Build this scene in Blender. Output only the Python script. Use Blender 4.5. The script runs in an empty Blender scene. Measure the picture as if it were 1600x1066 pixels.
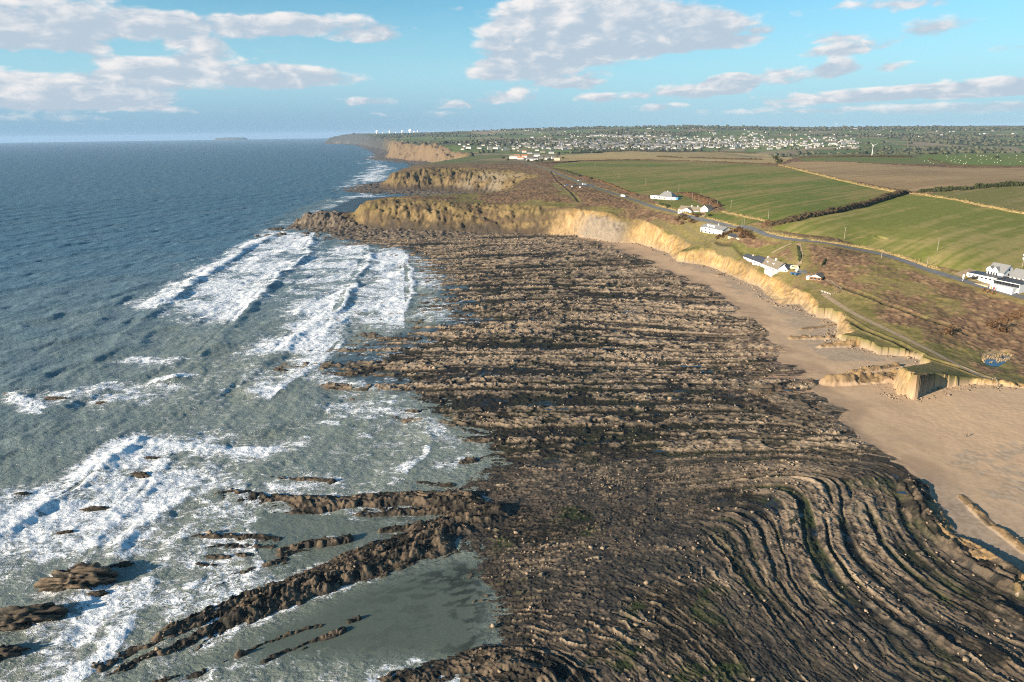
import bpy, math, random
import numpy as np
sc = bpy.context.scene
RNG = np.random.RandomState(7); random.seed(7)
# ------------------------------------------------------------------ camera, sky, sun
FPX, PITCH, ROLL, CAMH = 1067.0, math.radians(16.97), math.radians(0.72), 110.0
_F = np.array([0, math.cos(PITCH), -math.sin(PITCH)]); _R0 = np.array([1.0, 0, 0]); _U0 = np.array([0, math.sin(PITCH), math.cos(PITCH)])
_R = _R0*math.cos(ROLL) - _U0*math.sin(ROLL); _U = _U0*math.cos(ROLL) + _R0*math.sin(ROLL)
from mathutils import Matrix, Vector
cam = bpy.data.cameras.new('camera'); camo = bpy.data.objects.new('camera', cam); sc.collection.objects.link(camo)
cam.sensor_width = 36.0; cam.lens = 36.0*FPX/1600.0; cam.clip_start = 1.0; cam.clip_end = 60000.0
camo.matrix_world = Matrix(((_R[0], _U[0], -_F[0], 0), (_R[1], _U[1], -_F[1], 0), (_R[2], _U[2], -_F[2], CAMH), (0, 0, 0, 1)))
sc.camera = camo
SUN_EL, SUN_AZ = math.radians(17.0), math.atan2(-0.88, -0.47)      # azimuth from +Y towards +X
sd = Vector((math.sin(SUN_AZ)*math.cos(SUN_EL), math.cos(SUN_AZ)*math.cos(SUN_EL), math.sin(SUN_EL)))
sun = bpy.data.lights.new('sun', 'SUN'); suno = bpy.data.objects.new('sun', sun); sc.collection.objects.link(suno)
sun.energy = 5.0; sun.angle = math.radians(0.55); sun.color = (1.0, 0.84, 0.64)
suno.rotation_euler = sd.to_track_quat('Z', 'Y').to_euler()
sc.view_settings.view_transform = 'Standard'; sc.view_settings.look = 'None'; sc.view_settings.gamma = 1.0
sc.view_settings.exposure = 1.12
SKY_STRENGTH = 0.052
HAZE = 3.2e-5
sc.cycles.use_denoising = False
sc.cycles.filter_width = 1.1; sc.cycles.max_bounces = 5; sc.cycles.diffuse_bounces = 2; sc.cycles.glossy_bounces = 2; sc.cycles.volume_bounces = 1
sc.cycles.transparent_max_bounces = 4

def ray(px, py):
    return _F*FPX + _R*(px-800.0) - _U*(py-533.0)
def P(px, py, z=0.0):
    d = ray(px, py); t = (z-CAMH)/d[2]
    return (d[0]*t, d[1]*t)
def PY(px, Y):                                     # world x of a column at forward distance Y (far land)
    return (px-800.0)/1106.0*Y
def EYE(px): return 207.5 - 0.01257*(px-800.0)

# world: sky texture and clouds (clouds sit in the sky by direction)
CLOUDS = [  # px, py, half width, half height, strength
 (60,25,120,34,1.0),(40,55,90,22,.9),(230,32,62,16,.8),(310,45,110,20,.75),(420,38,80,18,.8),(530,42,110,18,.85),(590,60,60,10,.6),(150,83,24,9,.7),(310,77,45,13,1.0),
 (330,115,160,22,.95),(470,122,110,16,.9),(250,105,80,14,.7),(40,140,170,24,.85),(120,155,150,14,.6),(430,78,40,8,.4),(575,158,60,7,.55),(240,60,70,8,.55),
 (820,75,75,36,1.15),(880,45,130,44,1.2),(980,35,150,40,1.1),(1080,45,130,26,.95),(850,112,110,22,.95),(960,82,110,16,.75),(1110,70,90,10,.6),(760,110,60,14,.6),
 (900,20,110,30,1.0),(1300,55,50,9,.6),(1340,70,60,11,.85),(1290,82,50,7,.55),(1390,5,85,12,.8),(1465,40,52,14,.9),(1390,104,38,8,.75),(1140,130,38,13,1.05),(1230,118,75,14,.85),(1310,105,28,14,1.0),(1080,142,90,11,.7),
 (1580,72,50,8,.5),(1400,146,180,9,.75),(1560,135,130,12,.8),(1520,168,190,8,.7),(1280,160,100,6,.5),(1030,168,50,7,.6),(950,152,60,8,.6),(900,132,60,8,.5),(800,150,60,11,.6),(720,162,60,8,.5),(1180,174,120,6,.45),
 (700,15,40,6,.3),(1240,20,40,8,.3),(60,185,140,8,.4),(300,172,120,6,.35),(640,180,120,7,.35)]
w = bpy.data.worlds.new('World'); sc.world = w; w.use_nodes = True
nt = w.node_tree; nt.nodes.clear()
def N(t, typ, **kw):
    n = t.nodes.new(typ)
    for k, v in kw.items():
        if k == 'inp':
            for kk, vv in v.items(): n.inputs[kk].default_value = vv
        else: setattr(n, k, v)
    return n
def M(t, op, a, b=None, c=None, clamp=False):
    n = t.nodes.new('ShaderNodeMath'); n.operation = op; n.use_clamp = clamp
    for i, v in enumerate((a, b, c)):
        if v is None: continue
        if isinstance(v, (int, float)): n.inputs[i].default_value = v
        else: t.links.new(v, n.inputs[i])
    return n.outputs[0]
def SS(t, v, lo, hi):
    n = t.nodes.new('ShaderNodeMapRange'); n.interpolation_type = 'SMOOTHSTEP'; n.clamp = True
    t.links.new(v, n.inputs[0]); n.inputs[1].default_value = lo; n.inputs[2].default_value = hi
    return n.outputs[0]
def MIX(t, f, a, b, blend='MIX'):
    n = t.nodes.new('ShaderNodeMix'); n.data_type = 'RGBA'; n.blend_type = blend
    for i, v in ((0, f), (6, a), (7, b)):
        if isinstance(v, (int, float)): n.inputs[i].default_value = v
        elif isinstance(v, tuple): n.inputs[i].default_value = (v + (1.0,))[:4]
        else: t.links.new(v, n.inputs[i])
    return n.outputs[2]
tc = N(nt, 'ShaderNodeTexCoord'); sep = N(nt, 'ShaderNodeSeparateXYZ'); nt.links.new(tc.outputs['Generated'], sep.inputs[0])
AZ = M(nt, 'ARCTAN2', sep.outputs[0], sep.outputs[1]); EL = M(nt, 'ARCSINE', sep.outputs[2])
comb = N(nt, 'ShaderNodeCombineXYZ'); nt.links.new(M(nt, 'MULTIPLY', AZ, 30.0), comb.inputs[0])
nt.links.new(M(nt, 'MULTIPLY', M(nt, 'POWER', M(nt, 'MAXIMUM', M(nt, 'ADD', EL, .03), .0), .8), 58.0), comb.inputs[1])
nz = N(nt, 'ShaderNodeTexNoise', inp={'Scale': 1.0, 'Detail': 7.0, 'Roughness': .52, 'Distortion': .5}); nt.links.new(comb.outputs[0], nz.inputs['Vector'])
nz2 = N(nt, 'ShaderNodeTexNoise', inp={'Scale': .45, 'Detail': 3.0, 'Roughness': .5}); nt.links.new(comb.outputs[0], nz2.inputs['Vector'])
comb2 = N(nt, 'ShaderNodeVectorMath', operation='ADD'); comb2.inputs[1].default_value = (-.7, .8, 0); nt.links.new(comb.outputs[0], comb2.inputs[0])
nzL = N(nt, 'ShaderNodeTexNoise', inp={'Scale': 1.0, 'Detail': 5.0, 'Roughness': .55, 'Distortion': .5}); nt.links.new(comb2.outputs[0], nzL.inputs['Vector'])
NOI = M(nt, 'ADD', M(nt, 'MULTIPLY', M(nt, 'SUBTRACT', nz.outputs[0], .5), 1.5), M(nt, 'MULTIPLY', M(nt, 'SUBTRACT', nz2.outputs[0], .5), .7))
PV = N(nt, 'ShaderNodeCombineXYZ'); nt.links.new(AZ, PV.inputs[0]); nt.links.new(EL, PV.inputs[1])
sumv = None; sums = None
for (px, py, hw, hh, st_) in CLOUDS:
    st_ = st_*(1.5 if py > 125 else 1.0)
    d = ray(px, py); d = d/np.linalg.norm(d); a0 = math.atan2(d[0], d[1]); e0 = math.asin(d[2]); kx, ky = FPX/(hw*1.15), FPX/(hh*1.22)
    dv = N(nt, 'ShaderNodeVectorMath', operation='MULTIPLY_ADD'); nt.links.new(PV.outputs[0], dv.inputs[0]); dv.inputs[1].default_value = (kx, ky, 0); dv.inputs[2].default_value = (-a0*kx, -e0*ky, 0)
    q = N(nt, 'ShaderNodeVectorMath', operation='DOT_PRODUCT'); nt.links.new(dv.outputs[0], q.inputs[0]); nt.links.new(dv.outputs[0], q.inputs[1])
    v = M(nt, 'MAXIMUM', M(nt, 'MULTIPLY_ADD', q.outputs['Value'], -st_, st_), 0.0)
    g_ = N(nt, 'ShaderNodeVectorMath', operation='DOT_PRODUCT'); nt.links.new(dv.outputs[0], g_.inputs[0]); g_.inputs[1].default_value = (-.35, 1, 0)
    sumv = v if sumv is None else M(nt, 'ADD', sumv, v)
    sums = M(nt, 'MULTIPLY', g_.outputs['Value'], v) if sums is None else M(nt, 'MULTIPLY_ADD', g_.outputs['Value'], v, sums)
CF = M(nt, 'MINIMUM', M(nt, 'MULTIPLY', sumv, .9), 1.1); SIDE = M(nt, 'DIVIDE', sums, M(nt, 'ADD', sumv, .12))
dens = M(nt, 'ADD', CF, M(nt, 'MULTIPLY', NOI, .95))
mask = M(nt, 'MULTIPLY', SS(nt, dens, .30, .84), SS(nt, CF, .02, .20))
lit = SS(nt, M(nt, 'ADD', M(nt, 'MULTIPLY', SIDE, .55), M(nt, 'ADD', M(nt, 'MULTIPLY', M(nt, 'SUBTRACT', nz.outputs[0], nzL.outputs[0]), 1.9), M(nt, 'MULTIPLY', M(nt, 'SUBTRACT', .8, dens), .25))), -.34, .72)
sky = N(nt, 'ShaderNodeTexSky', sky_type='NISHITA', sun_disc=False, sun_elevation=SUN_EL, sun_rotation=SUN_AZ, air_density=1.0, dust_density=.6, ozone_density=1.6, altitude=100.0)
skyc = MIX(nt, 1.0, sky.outputs[0], (.68, 1.27, 1.45), 'MULTIPLY')
# thin veil of far cloud near the horizon
veil = SS(nt, M(nt, 'ADD', EL, M(nt, 'MULTIPLY', NOI, .02)), .22, .0)
skyc = MIX(nt, M(nt, 'MULTIPLY', veil, .80), skyc, (4.2, 6.4, 8.0))
skyc = MIX(nt, M(nt, 'MULTIPLY', SS(nt, EL, .085, -.005), M(nt, 'MULTIPLY_ADD', SS(nt, AZ, .35, -.35), .6, .35)), skyc, (2.3, 3.95, 5.4))
cloudc = MIX(nt, lit, (4.5, 5.3, 6.2), (8.5, 8.1, 7.9))
mask = M(nt, 'MULTIPLY', mask, SS(nt, EL, -.005, .035))
mask = M(nt, 'MULTIPLY', mask, .93)
skyc = MIX(nt, mask, skyc, cloudc)
bg = N(nt, 'ShaderNodeBackground', inp={'Strength': SKY_STRENGTH}); nt.links.new(skyc, bg.inputs[0])
wo = N(nt, 'ShaderNodeOutputWorld'); nt.links.new(bg.outputs[0], wo.inputs[0])

# ------------------------------------------------------------------ numpy helpers
_TAB = RNG.rand(256, 256).astype(np.float32)
def vn(x, y, s=0):
    x = np.asarray(x, np.float32) + s*17.31; y = np.asarray(y, np.float32) + s*7.77
    xi = np.floor(x); yi = np.floor(y); fx = x-xi; fy = y-yi
    xi = xi.astype(np.int32); yi = yi.astype(np.int32)
    fx = fx*fx*(3-2*fx); fy = fy*fy*(3-2*fy)
    x0 = xi & 255; x1 = (xi+1) & 255; y0 = yi & 255; y1 = (yi+1) & 255
    a = _TAB[y0, x0]; b = _TAB[y0, x1]; c = _TAB[y1, x0]; d = _TAB[y1, x1]
    return (a+(b-a)*fx)*(1-fy) + (c+(d-c)*fx)*fy
def fbm(x, y, o=4, s=0, g=.5):
    t = 0; a = 1.0; n = 0
    for i in range(o):
        t = t + a*vn(x*2.03**i, y*2.03**i, s+i*3); n += a; a *= g
    return t/n
def sm(v, lo, hi):
    t = np.clip((v-lo)/(hi-lo), 0, 1); return t*t*(3-2*t)
def lerp(a, b, t): return a+(b-a)*t
def inpoly(X, Y, poly):
    poly = np.asarray(poly, float); out = np.zeros(X.shape, bool)
    bb = (X > poly[:, 0].min()) & (X < poly[:, 0].max()) & (Y > poly[:, 1].min()) & (Y < poly[:, 1].max())
    idx = np.nonzero(bb)[0]
    if not len(idx): return out
    x = X[idx]; y = Y[idx]; r = np.zeros(len(idx), bool)
    for i in range(len(poly)):
        x0, y0 = poly[i-1]; x1, y1 = poly[i]
        if y0 == y1: continue
        c = ((y0 > y) != (y1 > y)) & (x < (x1-x0)*(y-y0)/(y1-y0)+x0)
        r ^= c
    out[idx] = r; return out
def dpoly(X, Y, pts, closed=False, m=60.0, extra=None):
    """distance to a polyline (m = largest distance that matters); with extra also the interpolated value"""
    pts = np.asarray(pts, float); D = np.full(X.shape, m*m, np.float32); V = None if extra is None else np.zeros(X.shape, np.float32)
    seg = [(i-1, i) for i in range(0 if closed else 1, len(pts))]
    for i, j in seg:
        x0, y0 = pts[i]; x1, y1 = pts[j]
        mm = m
        idx = np.nonzero((X > min(x0, x1)-mm) & (X < max(x0, x1)+mm) & (Y > min(y0, y1)-mm) & (Y < max(y0, y1)+mm))[0]
        if not len(idx): continue
        x = X[idx]-x0; y = Y[idx]-y0; dx = x1-x0; dy = y1-y0; L = dx*dx+dy*dy+1e-9
        t = np.clip((x*dx+y*dy)/L, 0, 1); d = (x-t*dx)**2+(y-t*dy)**2
        b = d < D[idx]; k = idx[b]; D[k] = d[b]
        if V is not None: V[k] = (extra[i]+(extra[j]-extra[i])*t)[b]
    D = np.sqrt(D)
    return D if V is None else (D, V)
class RBF:
    def __init__(s, pts, vals, lam=1e-3):
        p = np.asarray(pts, float); s.mu = p.mean(0); s.sc = p.std(0).mean(); p = (p-s.mu)/s.sc; s.p = p; n = len(p)
        A = np.zeros((n+3, n+3)); A[:n, :n] = s.k(p, p)+lam*np.eye(n); A[:n, n] = 1; A[:n, n+1:] = p; A[n:, :n] = A[:n, n:].T
        s.w = np.linalg.solve(A, np.concatenate([vals, [0, 0, 0]])); s.n = n
    def k(s, a, b):
        r2 = ((a[:, None, :]-b[None, :, :])**2).sum(2); return np.where(r2 > 1e-12, .5*r2*np.log(r2+1e-12), 0)
    def __call__(s, q):
        q = (np.asarray(q, float)-s.mu)/s.sc; out = np.zeros(len(q))
        for i in range(0, len(q), 20000):
            c = q[i:i+20000]; out[i:i+20000] = s.k(c, s.p)@s.w[:s.n]+s.w[s.n]+c@s.w[s.n+1:]
        return out
class Grid:                                         # bilinear lookup of a function sampled on a coarse grid
    def __init__(s, f, x0, x1, nx, y0, y1, ny):
        s.a = (x0, x1, nx, y0, y1, ny); gx, gy = np.meshgrid(np.linspace(x0, x1, nx), np.linspace(y0, y1, ny))
        s.v = f(np.stack([gx.ravel(), gy.ravel()], 1)).reshape(ny, nx).astype(np.float32)
    def __call__(s, x, y):
        x0, x1, nx, y0, y1, ny = s.a
        u = np.clip((np.asarray(x)-x0)/(x1-x0)*(nx-1), 0, nx-1.001); v = np.clip((np.asarray(y)-y0)/(y1-y0)*(ny-1), 0, ny-1.001)
        i = u.astype(int); j = v.astype(int); u = u-i; v = v-j
        return (s.v[j, i]*(1-u)+s.v[j, i+1]*u)*(1-v)+(s.v[j+1, i]*(1-u)+s.v[j+1, i+1]*u)*v

# ------------------------------------------------------------------ the lie of the land
TOPP = [(1562,595,8),(1517,591,9),(1465,584,12),(1433,587,15),(1409,574,13),(1455,566,9),(1430,547,9),(1377,543,9),(1340,526,10),(1316,522,10),(1336,518,10),(1329,507,10.5),(1315,488,11.5),(1295,483,11),(1272,480,11),(1279,473,11.5),(1265,459,12.5),(1239,449,13),(1218,436,13.5),(1197,429,13.5),(1162,412,13.5),(1127,404,13),(1110,394,14),(1060,392,13.5),(1081,387,14),(1063,377,15),(1042,367,18.5),(1023,350,25),(1000,344,25),(972,341,25),(937,332,28.5),(905,326,31),(850,321,31.5),(800,319,31),(750,317,30.5),(700,314,32.5),(650,310.5,35),(607,309,35),(580,315,31.5)]
TOP = [P(*q) + (q[2],) for q in TOPP]
TOP += [(-173, 856, 32), (-152, 872, 34), (-110, 895, 34), (-60, 918, 34), (-25, 932, 34), (-4, 955, 34), (10, 1010, 38), (20, 1090, 38), (48, 1150, 40), (50, 1195, 41), (0, 1336, 42), (-60, 1440, 42), (-130, 1510, 42), (-190, 1500, 41), (-232, 1475, 33), (-245, 1500, 31), (-225, 1570, 40), (-175, 1700, 45), (-129, 1890, 47), (-110, 2100, 49), (-177, 2400, 48), (-229, 2700, 52), (-287, 2900, 63), (-337, 2950, 57), (-427, 3200, 65), (-515, 3400, 66), (-500, 3550, 66), (-709, 4500, 68), (-1081, 6000, 77), (-1453, 7500, 103), (-1903, 8800, 121), (-2196, 9200, 108), (-2320, 9300, 68), (-2300, 9700, 70), (-2600, 13000, 60)]
FARR = [(15000, 13000), (15000, 100), (400, 225), (260, 250), (228, 262)]
TOPLY = [(a, b) for a, b, c in TOP] + FARR
BASEP = [(1562,603,6.5),(1517,598,7),(1467,598.5,7),(1438,619,4.5),(1404,618,4.3),(1394,592,5),(1435,578,6),(1456,569,6.8),(1440,554,6.5),(1385,549.5,6),(1345,541,6),(1328,532,6),(1306,526,6),(1310,508,6),(1303,494,6),(1285,489,6),(1266,490,5.5),(1250,473,6.5),(1220,471,7),(1197,455,7),(1187,443,7),(1146,428,6.5),(1116,418,5.5),(1094,414,5),(1060,410,4.5),(1046,398,4.5),(1032,391,5),(1000,380,5),(952,377,4.5),(900,368.5,4),(850,366.5,3.5),(800,365,3),(750,363.5,3),(675,361.5,2.5),(625,360,2),(590,359,1.5)]
BASE = [P(*q) for q in BASEP] + [(-194, 846), (-217, 863), (-198, 882), (-153, 888), (-112, 912), (-62, 936), (-30, 950), (-17, 970), (-10, 1010), (-5, 1080), (8, 1130), (-20, 1200), (-45, 1270), (-100, 1330), (-170, 1385), (-250, 1420), (-285, 1480), (-275, 1530), (-250, 1600), (-205, 1705), (-160, 1890), (-145, 2100), (-230, 2395), (-290, 2680), (-345, 2855), (-410, 2930), (-490, 3150), (-600, 3350), (-590, 3520), (-770, 4500), (-1150, 6000), (-1530, 7500), (-1985, 8780), (-2250, 9140), (-2420, 9250), (-2410, 9700), (-2700, 13000)]
BSPLY = BASE + [(15010, 13010), (15010, 80), (405, 205), (255, 236), (226, 254)]
LANDP = [(1600,590,7),(1550,562,6.5),(1560,550,7),(1600,520,11),(1500,500,14),(1400,480,15),(1330,455,17),(1290,440,17.5),(1240,430,18),(1190,410,18.5),(1160,395,19),(1130,385,20),(1100,375,23),(1065,360,24),(1050,345,28.5),(1000,335,29),(950,325,33),(900,315,35),(850,305,37),(800,309,34),(700,310,34),
 (1600,466,22),(1530,443,24),(1450,421,26),(1400,402,29),(1330,385,31),(1240,376,32),(1180,358,35),(1110,345,33.5),(1065,333,34.5),(1012,320,36),(975,307,38.5),(905,284,42),(862,266,45),
 (1600,420,29),(1500,410,31),(1464,392,34),(1320,374,35),(1350,330,44),(1500,320,47),(1600,340,43),(1430,302,50),(1600,290,54),(1200,355,36),(1142,326,40),(1060,302,42),(1250,300,48),(1000,278,45),(1130,270,50),(1300,275,53),(1400,290,51),(900,255,48),(1000,252,49),(1150,255,51),(1215,258,53),
 (1450,470,18),(1550,490,16),(1350,420,25),(1250,400,27),(1150,370,30)]
FARP = [(1000,237.5,1950),(1000,243,1650),(1000,232,2900),(1000,215,4300),(1000,205,5500),(1000,198.5,7000),(1500,263,1050),(1500,255,1190),(1500,241,1490),(1500,235,2500),(1500,225,3200),(1500,210,4500),(1500,197.5,6500),(1300,262,1020),(1300,250,1220),(1300,243,1400),(1300,240,1700),(1300,232,2600),(1300,222,3200),(1300,210,4500),(1300,199.5,6500),
 (1150,246,1650),(1150,238,2000),(1150,233,2900),(1150,215,4200),(1150,205,5500),(1150,198,7000),(900,245,1750),(800,240,2000),(760,235,2600),(850,230,2900),(850,218,4200),(850,208,6000),(850,201.5,7500),(700,223,4000),(700,212,6000),(700,206.5,8000),(630,214.5,6500),(605,209,8500),(1650,262,1050),(1650,240,1500),(1650,235,2500),(1650,210,4500),(1650,197,6500),(1800,235,2500),(1800,205,5000),(1800,196,6500)]
lp = [P(*q)+(q[2],) for q in LANDP] + TOP + [(PY(x, Y), Y, CAMH-(y-EYE(x))*Y/1106.0) for x, y, Y in FARP]
lp += [(700, 1950, 30), (500, 2350, 28), (250, 2400, 34), (1400, 2000, 34), (0, 9500, 100), (3000, 9500, 90), (6000, 9500, 90), (-1500, 11000, 70), (2000, 12500, 50), (330, 260, 10), (420, 320, 22), (500, 420, 34), (800, 700, 52), (1500, 1000, 50)]
lp = np.array(lp); _t = np.arctan2(lp[:, 0], lp[:, 1]); _l = np.log(np.hypot(lp[:, 0], lp[:, 1]))
_rb = RBF(np.stack([_t*1.6, _l], 1), lp[:, 2], 2e-3)
_gl = Grid(lambda q: _rb(np.stack([q[:, 0]*1.6, q[:, 1]], 1)), -.75, 1.15, 190, math.log(150), math.log(16000), 330)
def HL(X, Y):
    return _gl(np.arctan2(X, Y), np.log(np.hypot(X, Y)+1e-6))
def G(px, py):                                      # the land point seen at a pixel, walking along the ray
    d = ray(px, py); d = d/np.hypot(d[0], d[1]); s = np.exp(np.linspace(math.log(200), math.log(14000), 4000))
    z = CAMH+d[2]*s; h = HL(d[0]*s, d[1]*s); k = np.nonzero(h >= z)[0]
    if not len(k): return (d[0]*9000, d[1]*9000, 100.0)
    k = k[0]; s0, s1 = s[max(k-1, 0)], s[k]
    a = CAMH+d[2]*s0-HL(d[0]*s0, d[1]*s0); b = CAMH+d[2]*s1-HL(d[0]*s1, d[1]*s1)
    t = s0+(s1-s0)*(a/(a-b+1e-9)) if a > 0 else s1
    return (d[0]*t, d[1]*t, float(HL(d[0]*t, d[1]*t)))
def GP(pts): return [G(*q)[:2] for q in pts]

REEFP = [(560,400,-3),(620,396,-1.2),(660,395,-.2),(720,390,.9),(620,450,-2),(690,450,-.6),(760,450,.7),(620,500,-1.5),(720,500,-.5),(790,490,.5),(540,540,-1.0),(620,540,-.1),(700,540,.7),(545,585,-.4),(620,580,.5),(700,580,1),(600,620,-1.0),(660,630,-.2),(760,630,.9),(640,690,-1.5),(720,670,-.3),(800,690,.6),(680,725,-1.2),(760,720,-.2),(850,720,.8),
 (450,700,-2.5),(300,640,-3),(430,600,-1.5),(560,750,-1.0),(680,765,-.5),(740,800,.3),(820,800,.9),(600,870,-.7),(700,850,-.1),(640,950,-.9),(720,900,-.45),(780,880,.3),(760,960,-.35),(820,960,.4),(700,1010,-.9),(600,1030,-.9),(800,1020,.2),(900,1000,.9),(400,1066,-1.2),(200,1066,-2),(0,900,-3),(500,830,-1.2),(300,800,-2),(150,980,-2),
 (1000,600,1.6),(1200,600,2.4),(1000,450,1.4),(1100,500,2.2),(1200,690,2.4),(1300,680,2.8),(1000,720,1.3),(1000,850,1.1),(1000,1000,1.1),(1250,780,2),(1250,950,1.4),(1400,800,2.3),(1450,900,2),(1600,1000,2),(1550,830,3),(1300,610,3.2),(1210,520,3.2),(1100,430,4),(1000,386,4.5),(900,375,3.2),(1250,500,4.8),(1280,485,5.5),(1400,640,4),(1500,620,6),(1510,680,4),(1600,700,4.8),(1590,625,6.5),(1450,720,3.2),(1600,780,3.8),(850,380,2.2),(700,375,1.2),(620,380,.3),(560,378,-.5),(500,362,-.8),(470,352,-1.5),(430,370,-3),(300,420,-5),(100,520,-5),(1380,570,5),(1320,550,4.8),(1290,570,4.2),(1200,560,2.8),(1180,470,4.6),(1080,425,4.4)]
_rp = np.array([P(*q)+(q[2],) for q in REEFP]); _rr = RBF(_rp[:, :2], _rp[:, 2], 1e-3)
_gr = Grid(_rr, -340, 340, 171, 60, 1010, 238)
# strata: lines of equal u traced along the beds
STR = [(380, [(640,395),(800,392),(1000,398)]), (640, [(650,400),(900,400)]), (470, [(700,450),(850,447),(1080,452)]), (400, [(720,500),(900,498),(1180,520)]), (350, [(560,545),(800,548),(1220,560)]), (318, [(560,590),(800,592),(1000,595),(1260,600)]), (292, [(640,635),(850,640),(1100,640),(1290,650)]), (268, [(680,680),(900,684),(1150,680),(1330,690)]),
 (252, [(740,712),(880,712),(1050,706),(1250,710),(1390,722),(1470,760),(1530,820),(1620,880)]),
 (240, [(610,752),(760,740),(900,742),(1000,730),(1120,720),(1250,722),(1380,736),(1428,775),(1455,830),(1510,890),(1610,945)]),
 (224, [(400,772),(560,775),(720,778),(830,770),(950,752),(1080,738),(1200,732),(1300,738),(1348,752),(1366,800),(1400,860),(1460,915),(1570,985)]),
 (207, [(300,840),(480,840),(620,822),(760,790),(880,780),(1000,765),(1120,756),(1230,748),(1282,758),(1293,800),(1305,860),(1350,915),(1440,985)]),
 (191, [(220,950),(400,890),(560,860),(700,812),(820,812),(950,800),(1050,790),(1150,776),(1213,780),(1232,815),(1240,860),(1275,930),(1390,1040)]),
 (173, [(150,1040),(320,975),(480,910),(620,868),(730,850),(850,848),(960,832),(1060,815),(1130,818),(1163,850),(1190,910),(1250,990),(1330,1066)]),
 (151, [(330,1040),(480,985),(600,940),(720,905),(830,898),(920,892),(1020,880),(1080,905),(1130,960),(1210,1066)]),
 (132, [(420,1066),(560,1000),(680,965),(790,955),(880,955),(980,970),(1040,1010),(1090,1066)]),
 (112, [(600,1066),(690,1035),(770,1022),(840,1030),(900,1066)])]
STR[1] = (620, [(650,399),(900,399)])
STR = [s for s in STR if s[0] != 380]
_sp, _sv = [], []
for u, l in STR:
    for i in range(len(l)):
        _sp.append(P(l[i][0], l[i][1], 1)); _sv.append(u)
        if i+1 < len(l): _sp.append(P((l[i][0]+l[i+1][0])/2, (l[i][1]+l[i+1][1])/2, 1)); _sv.append(u)
for x in (-60, 40, 120):
    for y in (760, 900): _sp.append((x, y)); _sv.append(y-22)
_ru = RBF(np.array(_sp), np.array(_sv, float), 3e-3)
_gu = Grid(_ru, -340, 340, 171, 60, 1010, 238)
# rock bars: (pixel line, rise, half width)
BARS = [([(150,1045),(230,1012),(300,985),(420,932),(540,882),(620,852),(700,818),(760,798)],2.9,5.5),([(370,960),(480,915),(600,885),(690,850)],1.7,3.0),([(220,955),(330,908),(440,872)],2.0,2.6),([(250,985),(330,950),(420,905)],1.6,1.8),
 ([(340,765),(420,778),(520,782),(650,775),(730,778)],3.0,4.2),([(390,742),(470,744),(520,748)],2.2,1.8),([(420,733),(500,738)],2.1,1.2),([(340,785),(420,795),(500,795)],1.8,1.5),([(620,748),(660,750),(705,754)],1.6,1.5),([(560,798),(640,795),(720,790)],1.6,2.2),
 ([(305,830),(370,832),(430,838)],2.6,2.2),([(298,850),(350,848),(425,850)],2.4,1.6),([(295,862),(345,866),(390,862)],2.4,1.4),([(305,876),(340,878)],2.2,1.0),([(442,858),(490,846),(538,838)],2.9,2.6),([(597,824),(655,820)],1.9,1.4),
 ([(412,1028),(480,1003),(535,980)],1.9,1.2),([(372,1018),(450,985),(500,972)],1.8,.9),([(546,966),(560,962)],1.9,.9),([(320,1040),(380,1020)],1.9,.9),([(240,1062),(310,1044)],2.1,1.2),([(610,1060),(680,1038),(760,1024),(830,1034),(900,1062)],1.3,4.0),([(740,1066),(800,1050),(850,1066)],1.5,3.0),
 ([(430,574),(500,578),(560,580)],1.5,1.0),([(575,524),(650,530)],1.2,1.2),([(505,632),(600,636),(650,640)],1.3,1.1),([(560,560),(640,565)],.8,1),([(660,722),(740,716)],1.7,1.6),
 ([(400,369),(445,366)],4.2,2.5),([(420,357),(500,353)],3.2,3),([(545,322),(600,320)],4,2),([(556,330),(580,331)],4,2),([(560,292),(590,291)],4,3),
 ([(1297,606),(1350,606),(1404,604)],3.6,3.6),([(1330,594),(1400,587)],1.8,1.6),([(1282,552),(1340,553),(1380,551),(1445,547)],2.3,2.0),([(1240,536),(1280,538),(1318,539)],1.6,2.3),([(1252,524),(1300,520)],.9,1.6),([(1062,413),(1090,414),(1112,412)],1.6,2.2),([(1120,437),(1142,434)],1.0,1.5),
 ([(1430,772),(1445,810),(1480,850),(1530,885),(1595,925)],2.3,4.0),([(1502,788),(1545,830),(1600,872)],1.1,1.4),([(1480,1000),(1560,1030)],1.2,4.0),([(1560,960),(1600,985)],1.2,2.5),([(1180,616),(1230,608),(1268,606)],1.4,2.4)]
BARS = [([P(a, b, 1) for a, b in l], r, h) for l, r, h in BARS]
BARS += [([(-165, 858), (-185, 862), (-208, 867), (-255, 878)], 15, 14)]
SANDP = [(905,372),(945,383),(1000,406),(1040,424),(1090,446),(1150,482),(1185,515),(1215,560),(1262,598),(1280,628),(1310,655),(1345,690),(1385,722),(1440,748),(1470,790),(1500,830),(1560,868),(1640,930)]
SANDL = [P(a, b, 3) for a, b in SANDP]
SANDPOLY = SANDL + [(400, 150), (400, 900), (60, 900)]
ROADP = [(762,242),(800,244),(806,250),(830,257),(862,267),(880,275),(905,285),(935,295),(975,308),(1012,321),(1040,328),(1065,334),(1110,346),(1150,353),(1180,361),(1215,370),(1246,376),(1290,381),(1330,387),(1365,394),(1400,404),(1430,414),(1460,426),(1500,438),(1540,449),(1580,462),(1640,478)]
ROAD = GP(ROADP)
SIDE = GP([(1246,377),(1225,386),(1205,397),(1195,402)]); DRIVE = GP([(1247,378),(1249,388),(1253,400),(1252,410),(1246,420)])
H2DRIVE = GP([(1093,343),(1103,337),(1104,332),(1092,331)]); PUBDRIVE = GP([(1487,434),(1500,430),(1515,425),(1530,420)])
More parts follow.
